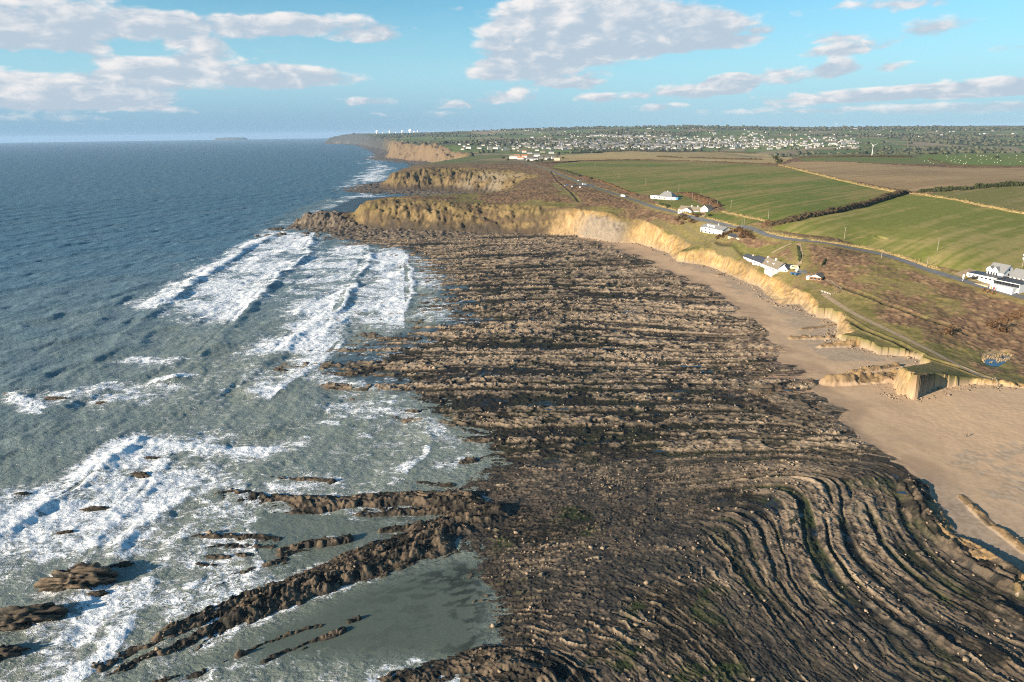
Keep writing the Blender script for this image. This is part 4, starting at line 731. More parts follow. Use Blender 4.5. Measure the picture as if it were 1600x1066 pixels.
h.block(0, L, 0, 8, 2.4, 1.7, 'y', 'brownwood', 'tile'); g_ = MB().add([(0.1, -.06, 2.4), (L-.1, -.06, 2.4), (L/2, -.06, 4.0)], [(0, 1, 2)]); g_.build('gable', MT['white'], h.root); h.row(.3, L-.3, 3, .8, 1.3, 1.0); MB().box(-4.5, -.1, 1, 5, -1, .5).build('deck', MT['brownwood'], h.root); MB().box(-2.2, -.05, .8, 5, -.5, 2.3).build('porch', MT['white'], h.root)
# restaurant on the right
h = House('restaurant', 'long white seaside restaurant with grey gabled roofs behind a flat-roofed front, right edge', 'restaurant', (1510,431), (1557,447)); L = h.L
h.block(0, L, 0, 8, 4.2, 0, 'flat', rm='dslate').block(L*.34, L*.86, 7, 15.5, 6.2, 4.2, 'x').block(L*.98, L*1.45, 9, 17, 5.0, 4.0, 'x').block(L*.99, L*1.75, -2, 9, 3.9, 0, 'flat', rm='dslate').block(L*1.02, L*1.7, -5.5, -1.9, 1.5, 0, 'flat', rm='white')
h.row(L*.03, L*.97, 7, 2.5, 1.5, .8).row(L*.36, L*.70, 4, 4.4, .9, 1.3, 7).row(L*1.0, L*1.72, 8, 1.6, 2.6, 1.9, -2).win(11, 7.2, 1.0, 1.3, L*.86, 'r').win(11, 4.5, 1.0, 1.2, L*.86, 'r').row(L*1.0, L*1.4, 3, 4.2, 1.0, .9, 9)
for q in (.42, .60):
    d = MB().box(L*q-1.9, L*q+1.9, 6.6, 10, 6.0, 7.2).add([(L*q-1.9, 6.6, 7.2), (L*q+1.9, 6.6, 7.2), (L*q, 6.6, 9.0)], [(0, 1, 2)]).build('dormer', MT['white'], h.root)
    rr = MB()
    for sg in (-1, 1): rr.add([(L*q+sg*2.2, 6.4, 6.95), (L*q+sg*2.2, 11, 6.95), (L*q, 11, 9.1), (L*q, 6.4, 9.1)], [(0, 1, 2, 3)])
    rr.build('dormer_roof', MT['slate'], d)
for i in range(9): MB().tube([(L*.3+i*1.3, -3, -.5), (L*.3+i*1.3, -3, 1.1)], .06).build('terrace_post', MT['wood'], h.root)
MB().box(L*.28, L*.95, -5.2, -.3, -2, .1).build('terrace', MT['stone'], h.root); MB().box(L*.3, L*.92, -3.08, -2.95, .95, 1.1).build('terrace_rail', MT['wood'], h.root)
RX, RY, RZ = h.root.location; 
def loc_of(hh, x, y): c, s_ = math.cos(hh.rz), math.sin(hh.rz); X_, Y_ = hh.root.location[0]+c*x-s_*y, hh.root.location[1]+s_*x+c*y; return X_, Y_, HZ(X_, Y_)
sg_ = empty('sign_post', loc_of(h, 4, -7), h.rz, 'white upright sign board by the road in front of the restaurant', 'sign'); MB().tube([(0, 0, -.3), (0, 0, 3.8)], .12).build('post', MT['white'], sg_); MB().box(-.5, .5, -.06, .06, 1.6, 3.9).build('board', MT['white'], sg_)
def parasol(x, y, mat, label):
    r = empty('parasol', loc_of(h, x, y), 0, label, 'parasol', 'furled parasols on the restaurant terrace'); MB().tube([(0, 0, 0), (0, 0, 3.1)], .05).build('pole', MT['wood'], r); MB().tube([(0, 0, 1.2), (0, 0, 2.2), (0, 0, 3.0)], [.42, .3, .06], 8).build('canopy', MT[mat], r)
parasol(L*1.16, -7.5, 'orangep', 'orange furled parasol in front of the white restaurant terrace wall'); parasol(L*1.24, -7.2, 'red', 'dark red furled parasol in front of the white restaurant terrace wall')
def table(x, y, lab):
    r = empty('picnic_table', loc_of(h, x, y), random.uniform(-.4, .4), lab, 'picnic table', 'picnic tables outside the restaurant'); MB().box(-.9, .9, -.4, .4, .70, .76).build('table_top', MT['brownwood'], r)
    for sg in (-1, 1): MB().box(-.9, .9, sg*.75-.14, sg*.75+.14, .42, .47).build('bench', MT['brownwood'], r); MB().box(sg*.7-.05, sg*.7+.05, -.8, .8, 0, .42).build('leg', MT['brownwood'], r)
for i in range(6): table(L*(.98+.075*i), -8.2-(i % 2)*2.2, 'brown picnic table on the paved strip outside the white restaurant')

# village houses beyond the pasture, then the town
WALLS = ['white', 'cream', 'white']; ROOFS = ['slate', 'dslate', 'tile', 'orange']
def small_house(name, label, x, y, rz, L, W, wh, rh, wall, rm, group, cat='house', win=True):
    r = empty(name, (x, y, min(HZ(x, y), HZ(x+4, y))), rz, label, cat, group); hh = House.__new__(House); hh.root = r; hh.L = L; hh.z0 = -3.0; hh.block(0, L, 0, W, wh, rh, 'x', wall, rm)
    if win: hh.row(.5, L-.5, max(2, int(L/3.2)), .9, 1.3, 1.3)
    return r
VIL = [(796,248,26,'white','tile'),(803,245,18,'white','orange'),(808,249,20,'white','orange'),(815,247,17,'white','orange'),(822,251,22,'white','slate'),(829,250,22,'white','dslate'),(834,245,20,'white','slate'),(841,248,14,'cream','slate'),(851,249.5,14,'white','slate'),(866,251,16,'cream','tile'),(862,248,9,'white','slate'),(810,237,24,'cream','tile'),(816,239,18,'white','orange'),(824,240.5,20,'white','slate'),(785,235,34,'white','slate'),(770,232.5,26,'white','slate'),(762,233.5,22,'white','tile'),(745,233,22,'white','slate'),(728,234,24,'white','slate'),(720,235,16,'white','tile'),(800,233,20,'white','slate'),(776,229,16,'cream','dslate'),(836,236,18,'white','slate'),(845,238.5,20,'cream','tile'),(858,240,22,'white','slate'),(752,228.5,18,'white','tile')]
vd = {'tile': 'brown-tiled', 'orange': 'orange-roofed', 'slate': 'grey-roofed', 'dslate': 'dark-roofed'}
for i, (px, py, L_, wl, rf) in enumerate(VIL):
    x, y, z = G(px, py); small_house('village_house', '%s %s village house among the cluster at the far end of the coast road' % (vd[rf], wl), x, y, random.uniform(-.35, .35), L_*.8, 8, 3.2 if i % 3 else 5.2, 3, wl, rf, 'houses of the village at the far end of the coast road')
protos = []
def town_mesh(nm, L_, W_, wh, rh, wl, rm):
    m = MB(); m.box(-L_/2, L_/2, -W_/2, W_/2, -4, wl and wh or wh); m.add([(-L_/2, -W_/2, wh), (-L_/2, W_/2, wh), (-L_/2, 0, wh+rh)], [(0, 1, 2)]); m.add([(L_/2, -W_/2, wh), (L_/2, W_/2, wh), (L_/2, 0, wh+rh)], [(0, 2, 1)]); k = len(m.f)
    e = .4; m.add([(-L_/2-e, -W_/2-e, wh-.3), (L_/2+e, -W_/2-e, wh-.3), (L_/2+e, 0, wh+rh+.1), (-L_/2-e, 0, wh+rh+.1), (-L_/2-e, W_/2+e, wh-.3), (L_/2+e, W_/2+e, wh-.3)], [(0, 1, 2, 3), (3, 2, 5, 4)])
    me = bpy.data.meshes.new(nm); me.from_pydata(m.v, [], m.f); me.materials.append(MT[wl]); me.materials.append(MT[rm]); me.polygons.foreach_set('material_index', np.array([0]*k+[1]*(len(m.f)-k), np.int32)); me.update(); return me
TM = [town_mesh('town_house', a*.85, b*.9, c_*.85, d*.85, wl, rm) for a, b, c_, d, wl, rm in [(13, 9, 5.5, 3, 'townwhite', 'slate'), (18, 9, 5, 3, 'townwhite', 'tile'), (11, 8, 5.5, 3, 'cream', 'dslate'), (24, 9, 6, 3, 'townwhite', 'slate'), (10, 8, 3, 2.6, 'townwhite', 'tile'), (40, 18, 6, 2, 'townwhite', 'slate')]]
TL = ['small white slate-roofed house in the distant town', 'wide white tile-roofed house in the distant town', 'small cream dark-roofed house in the distant town', 'long white slate-roofed terrace in the distant town', 'low white bungalow in the distant town', 'large pale flat-roofed shed in the distant town']
rs = np.random.RandomState(3); pos = []
while len(pos) < 1500:
    r_ = rs.rand()
    if r_ < .62: px, py = rs.normal(985, 85), rs.triangular(216, 227, 235)
    elif r_ < .82: px, py = rs.uniform(1080, 1340), rs.triangular(212, 226, 234)
    elif r_ < .88: px, py = rs.normal(960, 35), rs.normal(213, 1.2)
    elif r_ < .92: px, py = rs.normal(775, 40), rs.normal(203.5, 1.0)
    elif r_ < .96: px, py = rs.uniform(1000, 1600), rs.uniform(201, 214)
    else: px, py = rs.uniform(830, 1180), rs.uniform(205, 222)
    if not (690 < px < 1620 and 200 < py < 235.5): continue
    x, y, z = G(px, py)
    if math.hypot(x, y) > 2450: pos.append((math.hypot(x, y), x, y, z))
pos.sort(); far_v = []; far_f = []
for i, (d, x, y, z) in enumerate(pos):
    k = rs.choice(6, p=[.34, .2, .16, .14, .13, .03]); rz = rs.uniform(-.5, .5)
    if i < 290:
        o = bpy.data.objects.new('town_house', TM[k]); sc.collection.objects.link(o); o.location = (x, y, HZ(x, y)); o.rotation_euler = (0, 0, rz); tag(o, TL[k], 'house', 'houses of the distant town, ' + ['small white', 'wide white', 'small cream', 'long white', 'low white', 'large pale'][k])
    else: far_v.append((k, x, y, HZ(x, y), rz))
m = bpy.data.meshes.new('distant_town'); vv = []; ff = []; mi = []; mats = ['townwhite', 'slate', 'tile', 'cream', 'dslate']; midx = {n: i for i, n in enumerate(mats)}; TMM = [('townwhite', 'slate'), ('townwhite', 'tile'), ('cream', 'dslate'), ('townwhite', 'slate'), ('townwhite', 'tile'), ('townwhite', 'slate')]
for k, x, y, z, rz in far_v:
    b = len(vv); c, s_ = math.cos(rz), math.sin(rz); vv += [(x+c*v.co.x-s_*v.co.y, y+s_*v.co.x+c*v.co.y, z+v.co.z) for v in TM[k].vertices]
    for p_ in TM[k].polygons: ff.append(tuple(i+b for i in p_.vertices)); mi.append(midx[TMM[k][p_.material_index]])
m.from_pydata(vv, [], ff); [m.materials.append(MT[n]) for n in mats]; m.polygons.foreach_set('material_index', np.array(mi, np.int32)); o = bpy.data.objects.new('distant_town', m); sc.collection.objects.link(o); tag(o, 'hundreds of tiny pale houses further back in the distant town', kind='stuff')
# far trees: clumps along hedges and in woods
def blob(n=1):
    import bmesh
    b = bmesh.new(); bmesh.ops.create_icosphere(b, subdivisions=n, radius=1.0); v = np.array([p.co[:] for p in b.verts]); f = [tuple(q.index for q in p.verts) for p in b.faces]; b.free(); return v, f
bv, bf = blob(1); bf = np.array(bf); tv = []; tf = []; k = 0
cand = np.nonzero((D > 1900) & (D < 7500) & (zone == 4) & (fid == 0) & (np.abs(X/Y) < 1.0))[0]
wgt = (hedge[cand]*.55+wood[cand]*1.3+sm(townc[cand], .3, .7)*.16)*(D[cand]/3000)**1.0+.0005; pick = rs.choice(cand, 3800, p=wgt/wgt.sum())
for i in pick:
    r_ = rs.uniform(3, 6.5)*(1+D[i]/9000); tv.append(bv*np.array([r_*1.2, r_*1.2, r_*rs.uniform(.7, 1.1)])*(1+.25*rs.randn(len(bv), 1))+np.array([X[i]+rs.uniform(-6, 6), Y[i]+rs.uniform(-6, 6), H[i]+r_*.45])); tf.append(bf+k); k += len(bv)
o = mesh_np('distant_trees', np.concatenate(tv), np.concatenate(tf), MT['dwood']); tag(o, 'dark trees and hedgerows of the far hills and town', kind='stuff')

# ---- hedges and banks
def bushy(name, line, w, h, mat, label, cat='hedge', step=1.3, group=None, n=9):
    pts = [np.array(p[:2], float) for p in line]; out = []
    for a, b in zip(pts, pts[1:]):
        q = max(1, int(np.linalg.norm(b-a)/step)); out += [a+(b-a)*i/q for i in range(q)]
    out.append(pts[-1]); o_ = np.array(out); tg = np.gradient(o_, axis=0); tg /= np.linalg.norm(tg, axis=1)[:, None]+1e-9; nr = np.stack([-tg[:, 1], tg[:, 0]], 1); v = []; o0 = np.array([o_[0][0], o_[0][1], HZ(*o_[0])])
    for i, (p, q) in enumerate(zip(o_, nr)):
        e = min(1, .35+i*.25, .35+(len(o_)-1-i)*.25); hh = h*e*(.7+.6*vn(i*step/7., 0, 400)); ww = w*e*(.75+.5*vn(i*step/9., 3., 401))
        for k in range(n):
            a = math.pi*k/(n-1); rr = 1+rs.uniform(-.22, .22)*(0 < k < n-1); c_ = math.cos(a)*ww*.5*rr; z_ = math.sin(a)**.7*hh*rr
            x_, y_ = p[0]+q[0]*c_+rs.uniform(-.2, .2), p[1]+q[1]*c_+rs.uniform(-.2, .2); v.append((x_-o0[0], y_-o0[1], HZ(x_, y_)-.25+z_-o0[2]))
    f = [(i*n+k, i*n+k+1, (i+1)*n+k+1, (i+1)*n+k) for i in range(len(o_)-1) for k in range(n-1)]+[tuple(range(n)), tuple(range((len(o_)-1)*n, len(o_)*n))[::-1]]
    m = MB().add(v, f); lf = []                      # loose twigs and leaf clumps standing off the outline
    nl = min(4000, int(len(o_)*5))
    for _ in range(nl):
        b = np.array(v[rs.randint(len(v))]); r_ = rs.uniform(.25, .6); q = b+rs.randn(3)*[.3, .3, .25]+[0, 0, .15]; a = rs.randn(3)*r_; c_ = rs.randn(3)*r_; m.add([q, q+a, q+c_], [(0, 1, 2)])
    return tag(m.build(name, mat, loc=o0), label, cat, group)
bushy('hedge', GP([(1196,353),(1215,350),(1240,345),(1270,338),(1310,331),(1350,322),(1390,309),(1418,301.5)]), 7, 3.6, MT['hedge'], 'long dark curving hedge between the two big green fields')
bushy('hedge', GP([(1432,301.5),(1470,299),(1500,297),(1540,294),(1580,291),(1640,289)]), 5, 3.8, MT['hedgeg'], 'dark green hedge along the near edge of the brown stubble field')
bushy('hedge', GP([(1212,352),(1200,350),(1196,354)]), 8, 3.2, MT['bush'], 'brown bramble clump where the long hedge meets the road')
bushy('hedge_bank', GP([(1418,303),(1450,306.5),(1490,312),(1530,321),(1580,331),(1640,341)]), 3.4, 1.5, MT['bankg'], 'tan grass bank running right from the hedge crossing')
bushy('hedge_bank', GP([(1217,258.5),(1260,269),(1300,279),(1350,290.5),(1410,303)]), 4, 1.6, MT['bankg'], 'tan grass bank between the green pasture and the stubble field')
bushy('hedge', GP([(848,256),(880,254.5),(905,252.3),(950,251),(1000,250.3),(1060,251.5),(1120,253.5),(1150,255.5),(1215,257.5)]), 3, 1.9, MT['hedge'], 'thin dark hedge along the far edge of the green pasture')
bushy('hedge_bank', GP([(1050,303.5),(1075,303),(1092,309),(1110,317),(1122,324)]), 11, 2.2, MT['bush'], 'brown scrub bank behind the white garage and cottage', 'scrub bank')
bushy('hedge_bank', GP([(1126,331),(1150,335.5),(1175,341),(1197,346.5)]), 2.4, 1.3, MT['bankg'], 'tan bank along the top of the lawn right of the garage')
bushy('hedge_bank', GP([(1103,340.5),(1120,344.5),(1140,349.5),(1156,353.5)]), 2.0, 1.1, MT['bankg'], 'tan roadside bank along the foot of the lawn')
bushy('hedge_bank', GP([(1024,319),(1045,325.5),(1060,330.5),(1088,338.5)]), 2.2, 1.1, MT['bankg'], 'tan roadside bank below the bungalow and cottage')
bushy('hedge_bank', GP([(1195,362),(1215,367),(1240,371.5),(1258,374)]), 2.6, 1.3, MT['bankg'], 'tan roadside bank below the near green field')
bushy('hedge_bank', GP([(1262,375.5),(1300,380),(1340,385.5),(1372,391),(1400,399),(1440,413),(1470,422)]), 2.6, 1.2, MT['bankg'], 'long tan roadside bank left of the restaurant')
bushy('hedge', GP([(868,264.5),(885,268.5),(905,276)]), 4, 2.2, MT['hedgeg'], 'dark roadside hedge at the far end of the coast road')
bushy('hedge', GP([(910,276),(930,281.5),(955,290),(975,299),(995,304.5)]), 3, 1.7, MT['bush'], 'brown roadside hedge along the green pasture')
bushy('hedge', GP([(1030,318),(1040,322),(1046,326)]), 3, 1.8, MT['hedgeg'], 'short dark green hedge below the bungalow lawn')
bushy('hedge', GP([(1372,371),(1365,376),(1357,379)]), 1.5, .7, MT['hedgeg'], 'low green strip of growth beside the road') if False else None
bushy('hedge', GP([(1283,418),(1288,410),(1291,404)]), 1.8, 1.3, MT['hedgeg'], 'dark garden hedge up the slope behind the chalet')
bushy('hedge', GP([(1246,384),(1248,392),(1250,402),(1249,410)]), 1.8, 1.3, MT['hedgeg'], 'dark hedge beside the driveway to the cottage row')
bushy('hedge', GP([(1560,503),(1580,496),(1600,490),(1640,480)]), 6, 2.2, MT['bush'], 'brown scrub line above the reed pond')
bushy('hedge', GP([(1450,249),(1490,258.5),(1540,260),(1640,261)]), 3, 1.6, MT['hedge'], 'dark hedge at the near edge of the sheep pasture')
bushy('hedge', GP([(1245,247.5),(1300,246),(1360,245.5),(1425,246)]), 6, 3, MT['hedge'], 'dark hedge below the wind turbine')
bushy('hedge', GP([(1025,245),(1050,246.2),(1066,247)]), 6, 3, MT['hedge'], 'left dark hedge piece in the tan field'); bushy('hedge', GP([(1074,246.5),(1110,248),(1150,249.5),(1190,250)]), 6, 2.6, MT['hedge'], 'longer dark hedge piece in the tan field')
bushy('hedge', GP([(880,238.5),(920,238),(980,237.3),(1070,237),(1180,240)]), 7, 3, MT['hedge'], 'dark hedge along the far edge of the tan field')
# shrubs
def shrub_mesh(seed, n=420):
    q = np.random.RandomState(seed); m = MB(); k_ = q.randn(5, 3)*[.35, .35, .2]+[0, 0, .5]
    for i in range(n):
        c = k_[q.randint(5)]; d = q.randn(3); d /= np.linalg.norm(d); p = c+d*[.55, .55, .42]*q.rand()**.4; p[2] = max(p[2], .02); a, b = q.randn(3)*.11, q.randn(3)*.11; m.add([p, p+a, p+b], [(0, 1, 2)])
    t = MB(); t.tube([(0, 0, -.3), (0, 0, .5)], [.06, .02], 5); return m, t
SH = []
for i in range(3):
    r = empty('shrub', (0, 0, 0)); m, t_ = shrub_mesh(i); m.build('foliage', MT['bush'] if i else MT['hedgeg'], r); t_.build('stem', MT['wood'], r); SH.append(r)
usedsh = set()
def shrub(px, py, s, k, label, group):
    x, y, z = ground(px, py)
    if k in usedsh: r = dup(SH[k], (x, y, z), random.uniform(0, 6), label, scale=(s, s, s*.8))
    else: r = SH[k]; usedsh.add(k); r.location = (x, y, z); r.scale = (s, s, s*.8); r['label'] = label
    tag(r, None, 'shrub', group)
for px, py, s in [(1132,369,4),(1128,371,3.5),(1135,366,3.5),(1145,363,4),(1152,362,4.5),(1160,364,4),(1166,366,4),(1160,371,4),(1172,368,3.5),(1176,372,3),(1122,372,3)]: shrub(px, py, s, 1, 'bare brown bush crowding round the stone building', 'brown bushes round the stone building')
for px, py, s in [(1068,338,3),(1063,341,3.5),(1072,343,4),(1078,347,3.5),(1085,349,3),(1058,345,3),(1066,350,2.5)]: shrub(px, py, s, 2, 'brown scrub bush across the road below the cottage', 'scrub bushes below the cottage')
for px, py, s in [(1084,336.5,3),(1090,338,3.2),(1096,336,2.4)]: shrub(px, py, s, 1, 'clipped brown bush in the garden in front of the porch cottage', 'garden bushes in front of the cottage')
shrub(1107,339,3.2,0,'round dark green bush on the lawn edge by the driveway', None); shrub(923,281,4,0,'dark green bush on the pasture edge above the car park', None); shrub(1560,516,5,1,'large brown bush in the damp hollow above the reed pond', None); shrub(1486,520,4,2,'brown bush in the rough ground left of the pond', None)
shrub(1558,247.8,6,0,'dark thicket on the near edge of the sheep pasture', None); shrub(1221,256,9,0,'dark thicket at the corner of the stubble field', None); shrub(1210,250,9,0,'dark thicket on the far side of the tan field corner', None)
for px, py, s in [(826,252.5,6),(838,253,6),(848,252,5),(856,251,6),(872,247,6),(880,248,5),(795,251,5),(788,248,6),(776,236,7),(762,237,7),(730,236,7),(800,237,6),(843,243,6)]: shrub(px, py, s, 0, 'dark green tree clump between the village houses', 'tree clumps in the village')
# poles
pole0 = None
def pole(px, py, top, label, kind=0):
    global pole0
    x, y, z = ground(px, py); hgt_ = max(6.0, (py-top)*math.hypot(x, y)/1090.0); rz = random.uniform(-.3, .3)+.5
    if pole0 is None:
        r = empty('utility_pole', (x, y, z-.2), rz, label, 'utility pole', 'utility poles by the coast road'); MB().tube([(0, 0, 0), (0, 0, 9.2)], [.17, .12], 8).build('pole', MT['wood'], r)
        a = MB().box(-.9, .9, -.07, .07, 8.6, 8.75).build('crossarm', MT['wood'], r)
        for q in (-.8, 0, .8): MB().tube([(q, 0, 8.75), (q, 0, 9.0)], .05).build('insulator', MT['metal'], a)
        pole0 = r
    else: r = dup(pole0, (x, y, z-.2), rz, label)
    r.scale = (1.25, 1.25, hgt_/9.2); return r
for px, py, tp, lb in [(929.5,264,255.5,'wooden pole at the far left in the green pasture'),(967,277.5,266,'second wooden pole from the left in the green pasture'),(1009,289,278,'wooden pole in the green pasture above the bungalow'),(1060.5,302,290,'tall wooden pole just behind the right end of the bungalow'),(1081.5,310.5,301,'wooden pole on the scrub bank behind the cottage'),(1095,309,299.5,'wooden pole on the field edge behind the garage'),(1109,321,312,'wooden pole right of the garage gable'),(1121,323,315,'short wooden pole on the scrub bank right of the garage'),(1142,326,313,'wooden pole in the pasture right of the garage'),(1200.5,342,329,'wooden pole beside the near end of the long dark hedge'),(1162.5,354,342,'taller of two roadside poles at the lawn corner'),(1159,356,348,'shorter of two roadside poles at the lawn corner'),(1319,374.5,356,'wooden pole in the near green field, left of two'),(1464.5,392.5,374.5,'wooden pole in the near green field, right of two'),(1377,404,393.5,'short roadside pole on the brown heath side'),(1448,418,403,'roadside pole on the bank left of the restaurant'),(876,242.5,235.5,'faint pole in the tan field near the village'),(886,244.5,236,'taller faint pole in the tan field near the village'),(867.5,243,237,'leftmost faint pole by the village'),(896.5,252,245,'pole at the near corner of the tan field')]: pole(px, py, tp, lb)
r = pole(1597,418,396,'pole with white transformers behind the restaurant')
for q in (6.5, 4.6): MB().box(-.45, .1, -.3, .3, q, q+1.0).build('transformer', MT['white'], r)
# vehicles
def car_proto(paint, van=False):
    r = empty('parked_van' if van else 'parked_car', (0, 0, 0)); b = MB(); L_, W_ = (5.6, 2.1) if van else (4.3, 1.75)
    prof = [(-L_/2, .35), (L_/2, .35), (L_/2, .8), (L_/2-.9, 1.0), (L_/2-1.2, 2.4), (-L_/2, 2.4)] if van else [(-L_/2, .3), (L_/2, .3), (L_/2, .75), (L_/2-1.0, .95), (L_/2-1.7, 1.45), (-L_/2+.8, 1.45), (-L_/2+.1, .95)]
    n = len(prof); b.add([(x, -W_/2, z) for x, z in prof]+[(x, W_/2, z) for x, z in prof], [tuple(range(n))[::-1], tuple(range(n, 2*n))]+[(i, (i+1) % n, n+(i+1) % n, n+i) for i in range(n)]); b.build('body', paint, r)
    z0, z1 = (1.35, 2.0) if van else (.98, 1.36)
    for sg in (-1, 1): MB().box(-L_/2+.9, L_/2-1.7, sg*W_/2-.02, sg*W_/2+.02, z0, z1).build('side_window', MT['glass'], r)
    MB().add([(L_/2-1.03, -W_/2+.15, 1.0), (L_/2-1.03, W_/2-.15, 1.0), (L_/2-1.22 if van else L_/2-1.62, W_/2-.2, z1+.1), (L_/2-1.22 if van else L_/2-1.62, -W_/2+.2, z1+.1)], [(0, 1, 2, 3)]).build('windscreen', MT['glass'], r)
    for sx in (-1, 1):
        for sg in (-1, 1): MB().tube([(sx*L_*.31, sg*W_/2-.1, .32), (sx*L_*.31, sg*W_/2+.1, .32)], .32, 10).build('wheel', MT['black'], r)
    return r
CP = {}
def car(px, py, paint, label, rz=0, van=False, group=None, name=None):
    x, y, z = ground(px, py); z = max(z, HL(x, y))+.2; k = (paint, van)
    if k not in CP: CP[k] = car_proto(MT[paint], van); r = CP[k]; r.location = (x, y, z); r.rotation_euler = (0, 0, rz)
    else: r = dup(CP[k], (x, y, z), rz)
    if 'group' in r.keys(): del r['group']
    tag(r, label, 'van' if van else 'car', group)
car(913,289.5,'carw','white camper van in the car park, facing the road',.3,True); car(884,291.5,'cars','silver car at the left end of the car park',.2); car(887,290,'carb','blue car at the left end of the car park',.1); car(894,293,'carw','white car on the near edge of the car park',1.2); car(907,294.5,'carw','white car at the bottom right of the car park',1.0); car(905,283.5,'carw','small white car by the car park entrance',.4)
car(974,308,'carw','white van driving along the coast road',-.6,True); car(822,259,'card','dark car on the road bend near the village',-.3); car(1247.5,425,'carw','white car at the chalet parking place',.4); car(1240,429.5,'carb','blue car nearest the cliff by the chalet',.1); car(1246,430.5,'carb','blue car second from the cliff by the chalet',.2); car(1583,459,'carw','white car parked at the roadside below the restaurant',-.2); car(1523,437,'card','dark car parked at the left end of the restaurant',-.3)
x, y, z = ground(1241, 421); r = empty('caravan', (x, y, z+.1), -.5, 'cream touring caravan between the cottage row and the cars', 'caravan'); MB().add([(-2.6, -1.1, .5), (2.6, -1.1, .5), (2.8, -1.1, 1.4), (2.2, -1.1, 2.6), (-2.3, -1.1, 2.6), (-2.8, -1.1, 1.4), (-2.6, 1.1, .5), (2.6, 1.1, .5), (2.8, 1.1, 1.4), (2.2, 1.1, 2.6), (-2.3, 1.1, 2.6), (-2.8, 1.1, 1.4)], [(5, 4, 3, 2, 1, 0), (6, 7, 8, 9, 10, 11)]+[(i, (i+1) % 6, 6+(i+1) % 6, 6+i) for i in range(6)]).build('body', MT['creamp'], r); MB().box(-1.6, 1.6, -1.13, -1.1, 1.4, 2.1).build('window', MT['glass'], r)
for sg in (-1, 1): MB().tube([(0, sg*1.0-.1, .35), (0, sg*1.0+.1, .35)], .35, 10).build('wheel', MT['black'], r)
MB().box(2.6, 3.7, -.06, .06, .45, .6).build('drawbar', MT['metal'], r)
x, y, z = ground(1063, 333.5); tag(MB().box(-2.4, 2.4, -.25, .25, -.3, 1.5).box(-2.5, 2.5, -.32, .32, 1.5, 1.62).build('entrance_wall', MT['white'], loc=(x, y, z)), 'short white wall at the roadside below the cottage', 'wall')
# fences
def fence(line, n, label, h=1.1, mat='wood'):
    pts = [np.array(p[:2]) for p in line]; seg = np.cumsum([0]+[np.linalg.norm(b-a) for a, b in zip(pts, pts[1:])]); o0 = (pts[0][0], pts[0][1], HZ(*pts[0])); r = empty('fence', o0, 0, label, 'fence'); P_ = []
    for i in range(n):
        s_ = seg[-1]*i/(n-1); x, y = np.interp(s_, seg, [p[0] for p in pts]), np.interp(s_, seg, [p[1] for p in pts]); z = HZ(x, y); P_.append((x-o0[0], y-o0[1], z-o0[2])); MB().box(x-o0[0]-.08, x-o0[0]+.08, y-o0[1]-.08, y-o0[1]+.08, z-o0[2]-.3, z-o0[2]+h).build('post', MT[mat], r)
    for q in (.45, .9): MB().tube([(a, b, c_+q*h) for a, b, c_ in P_], .05, 4).build('rail', MT[mat], r)
fence(GP([(1291,438.5),(1302,443),(1311,448.5),(1315,454),(1308,459),(1297,461)]), 26, 'pale post fence curving round the grass below the chalet')
fence(GP([(1534,588.5),(1545,591),(1556,595),(1562,598)]), 9, 'pale rail fence at the foot of the coast path')
fence(GP([(1283,456),(1292,459),(1298,461)]), 7, 'low white fence joining the coast path below the chalet', 1.0, 'white')
# pond and reeds
pc = np.mean(POND, 0); pz = float(np.min([HL(*p) for p in POND]))-.28; tag(MB().add([(a+(a-pc[0])*.04, b+(b-pc[1])*.04, pz+.35) for a, b in POND], [tuple(range(len(POND)))[::-1]]).build('pond_water', MT['pond']), kind='structure')
m = MB(); 
for _ in range(2000):
    x, y = rs.uniform(min(p[0] for p in POND), max(p[0] for p in POND)), rs.uniform(min(p[1] for p in POND)+(max(p[1] for p in POND)-min(p[1] for p in POND))*.22, max(p[1] for p in POND))
    if inpoly(np.array([x]), np.array([y]), POND)[0] and vn(x/1.5, y/1.5, 500) > .5:
        a = rs.uniform(0, 6.28); w_ = .14; m.add([(x-math.cos(a)*w_, y-math.sin(a)*w_, pz+.2), (x+math.cos(a)*w_, y+math.sin(a)*w_, pz+.2), (x+rs.uniform(-.3, .3), y+rs.uniform(-.3, .3), pz+rs.uniform(.7, 1.2))], [(0, 1, 2)])
tag(m.build('reeds', MT['reed']), 'tan reeds standing in the blue pond', kind='stuff')
# turbine, dishes, mast, sheep
def turbine(x, y, z, H_, R_, label):
    r = empty('wind_turbine', (x, y, z-1), 0, label, 'wind turbine'); MB().tube([(0, 0, 0), (0, 0, H_)], [H_*.035, H_*.018], 10).build('tower', MT['white'], r); MB().box(-.05*H_, .05*H_, -.03*H_, .05*H_, H_, H_*1.05).build('nacelle', MT['white'], r)
    hb_ = MB().tube([(0, -.03*H_, H_*1.025), (0, -.07*H_, H_*1.025)], [.03*H_, .008*H_], 8).build('hub', MT['white'], r)
    for k in range(3):
        a = 2*math.pi*k/3+.4; c_, s_ = math.cos(a), math.sin(a); MB().add([(c_*.02*R_-s_*q*R_*.05, -.045*H_+dy, H_*1.025+s_*.02*R_+c_*q*R_*.05) for q in (-1, 1) for dy in (0, .02*R_)]+[(c_*R_-s_*q*R_*.012, -.045*H_+dy, H_*1.025+s_*R_+c_*q*R_*.012) for q in (-1, 1) for dy in (0, .01*R_)], [(0, 1, 3, 2), (4, 6, 7, 5), (0, 2, 6, 4), (1, 5, 7, 3), (0, 4, 5, 1), (2, 3, 7, 6)]).build('blade', MT['white'], r)
x, y, z = G(1362, 245.5); turbine(x, y, z, 22, 9, 'small white wind turbine beyond the stubble field'); x, y, z = G(1306, 200.3); turbine(x, y, z, 34, 18, 'tiny wind turbine on the skyline of the far hills')
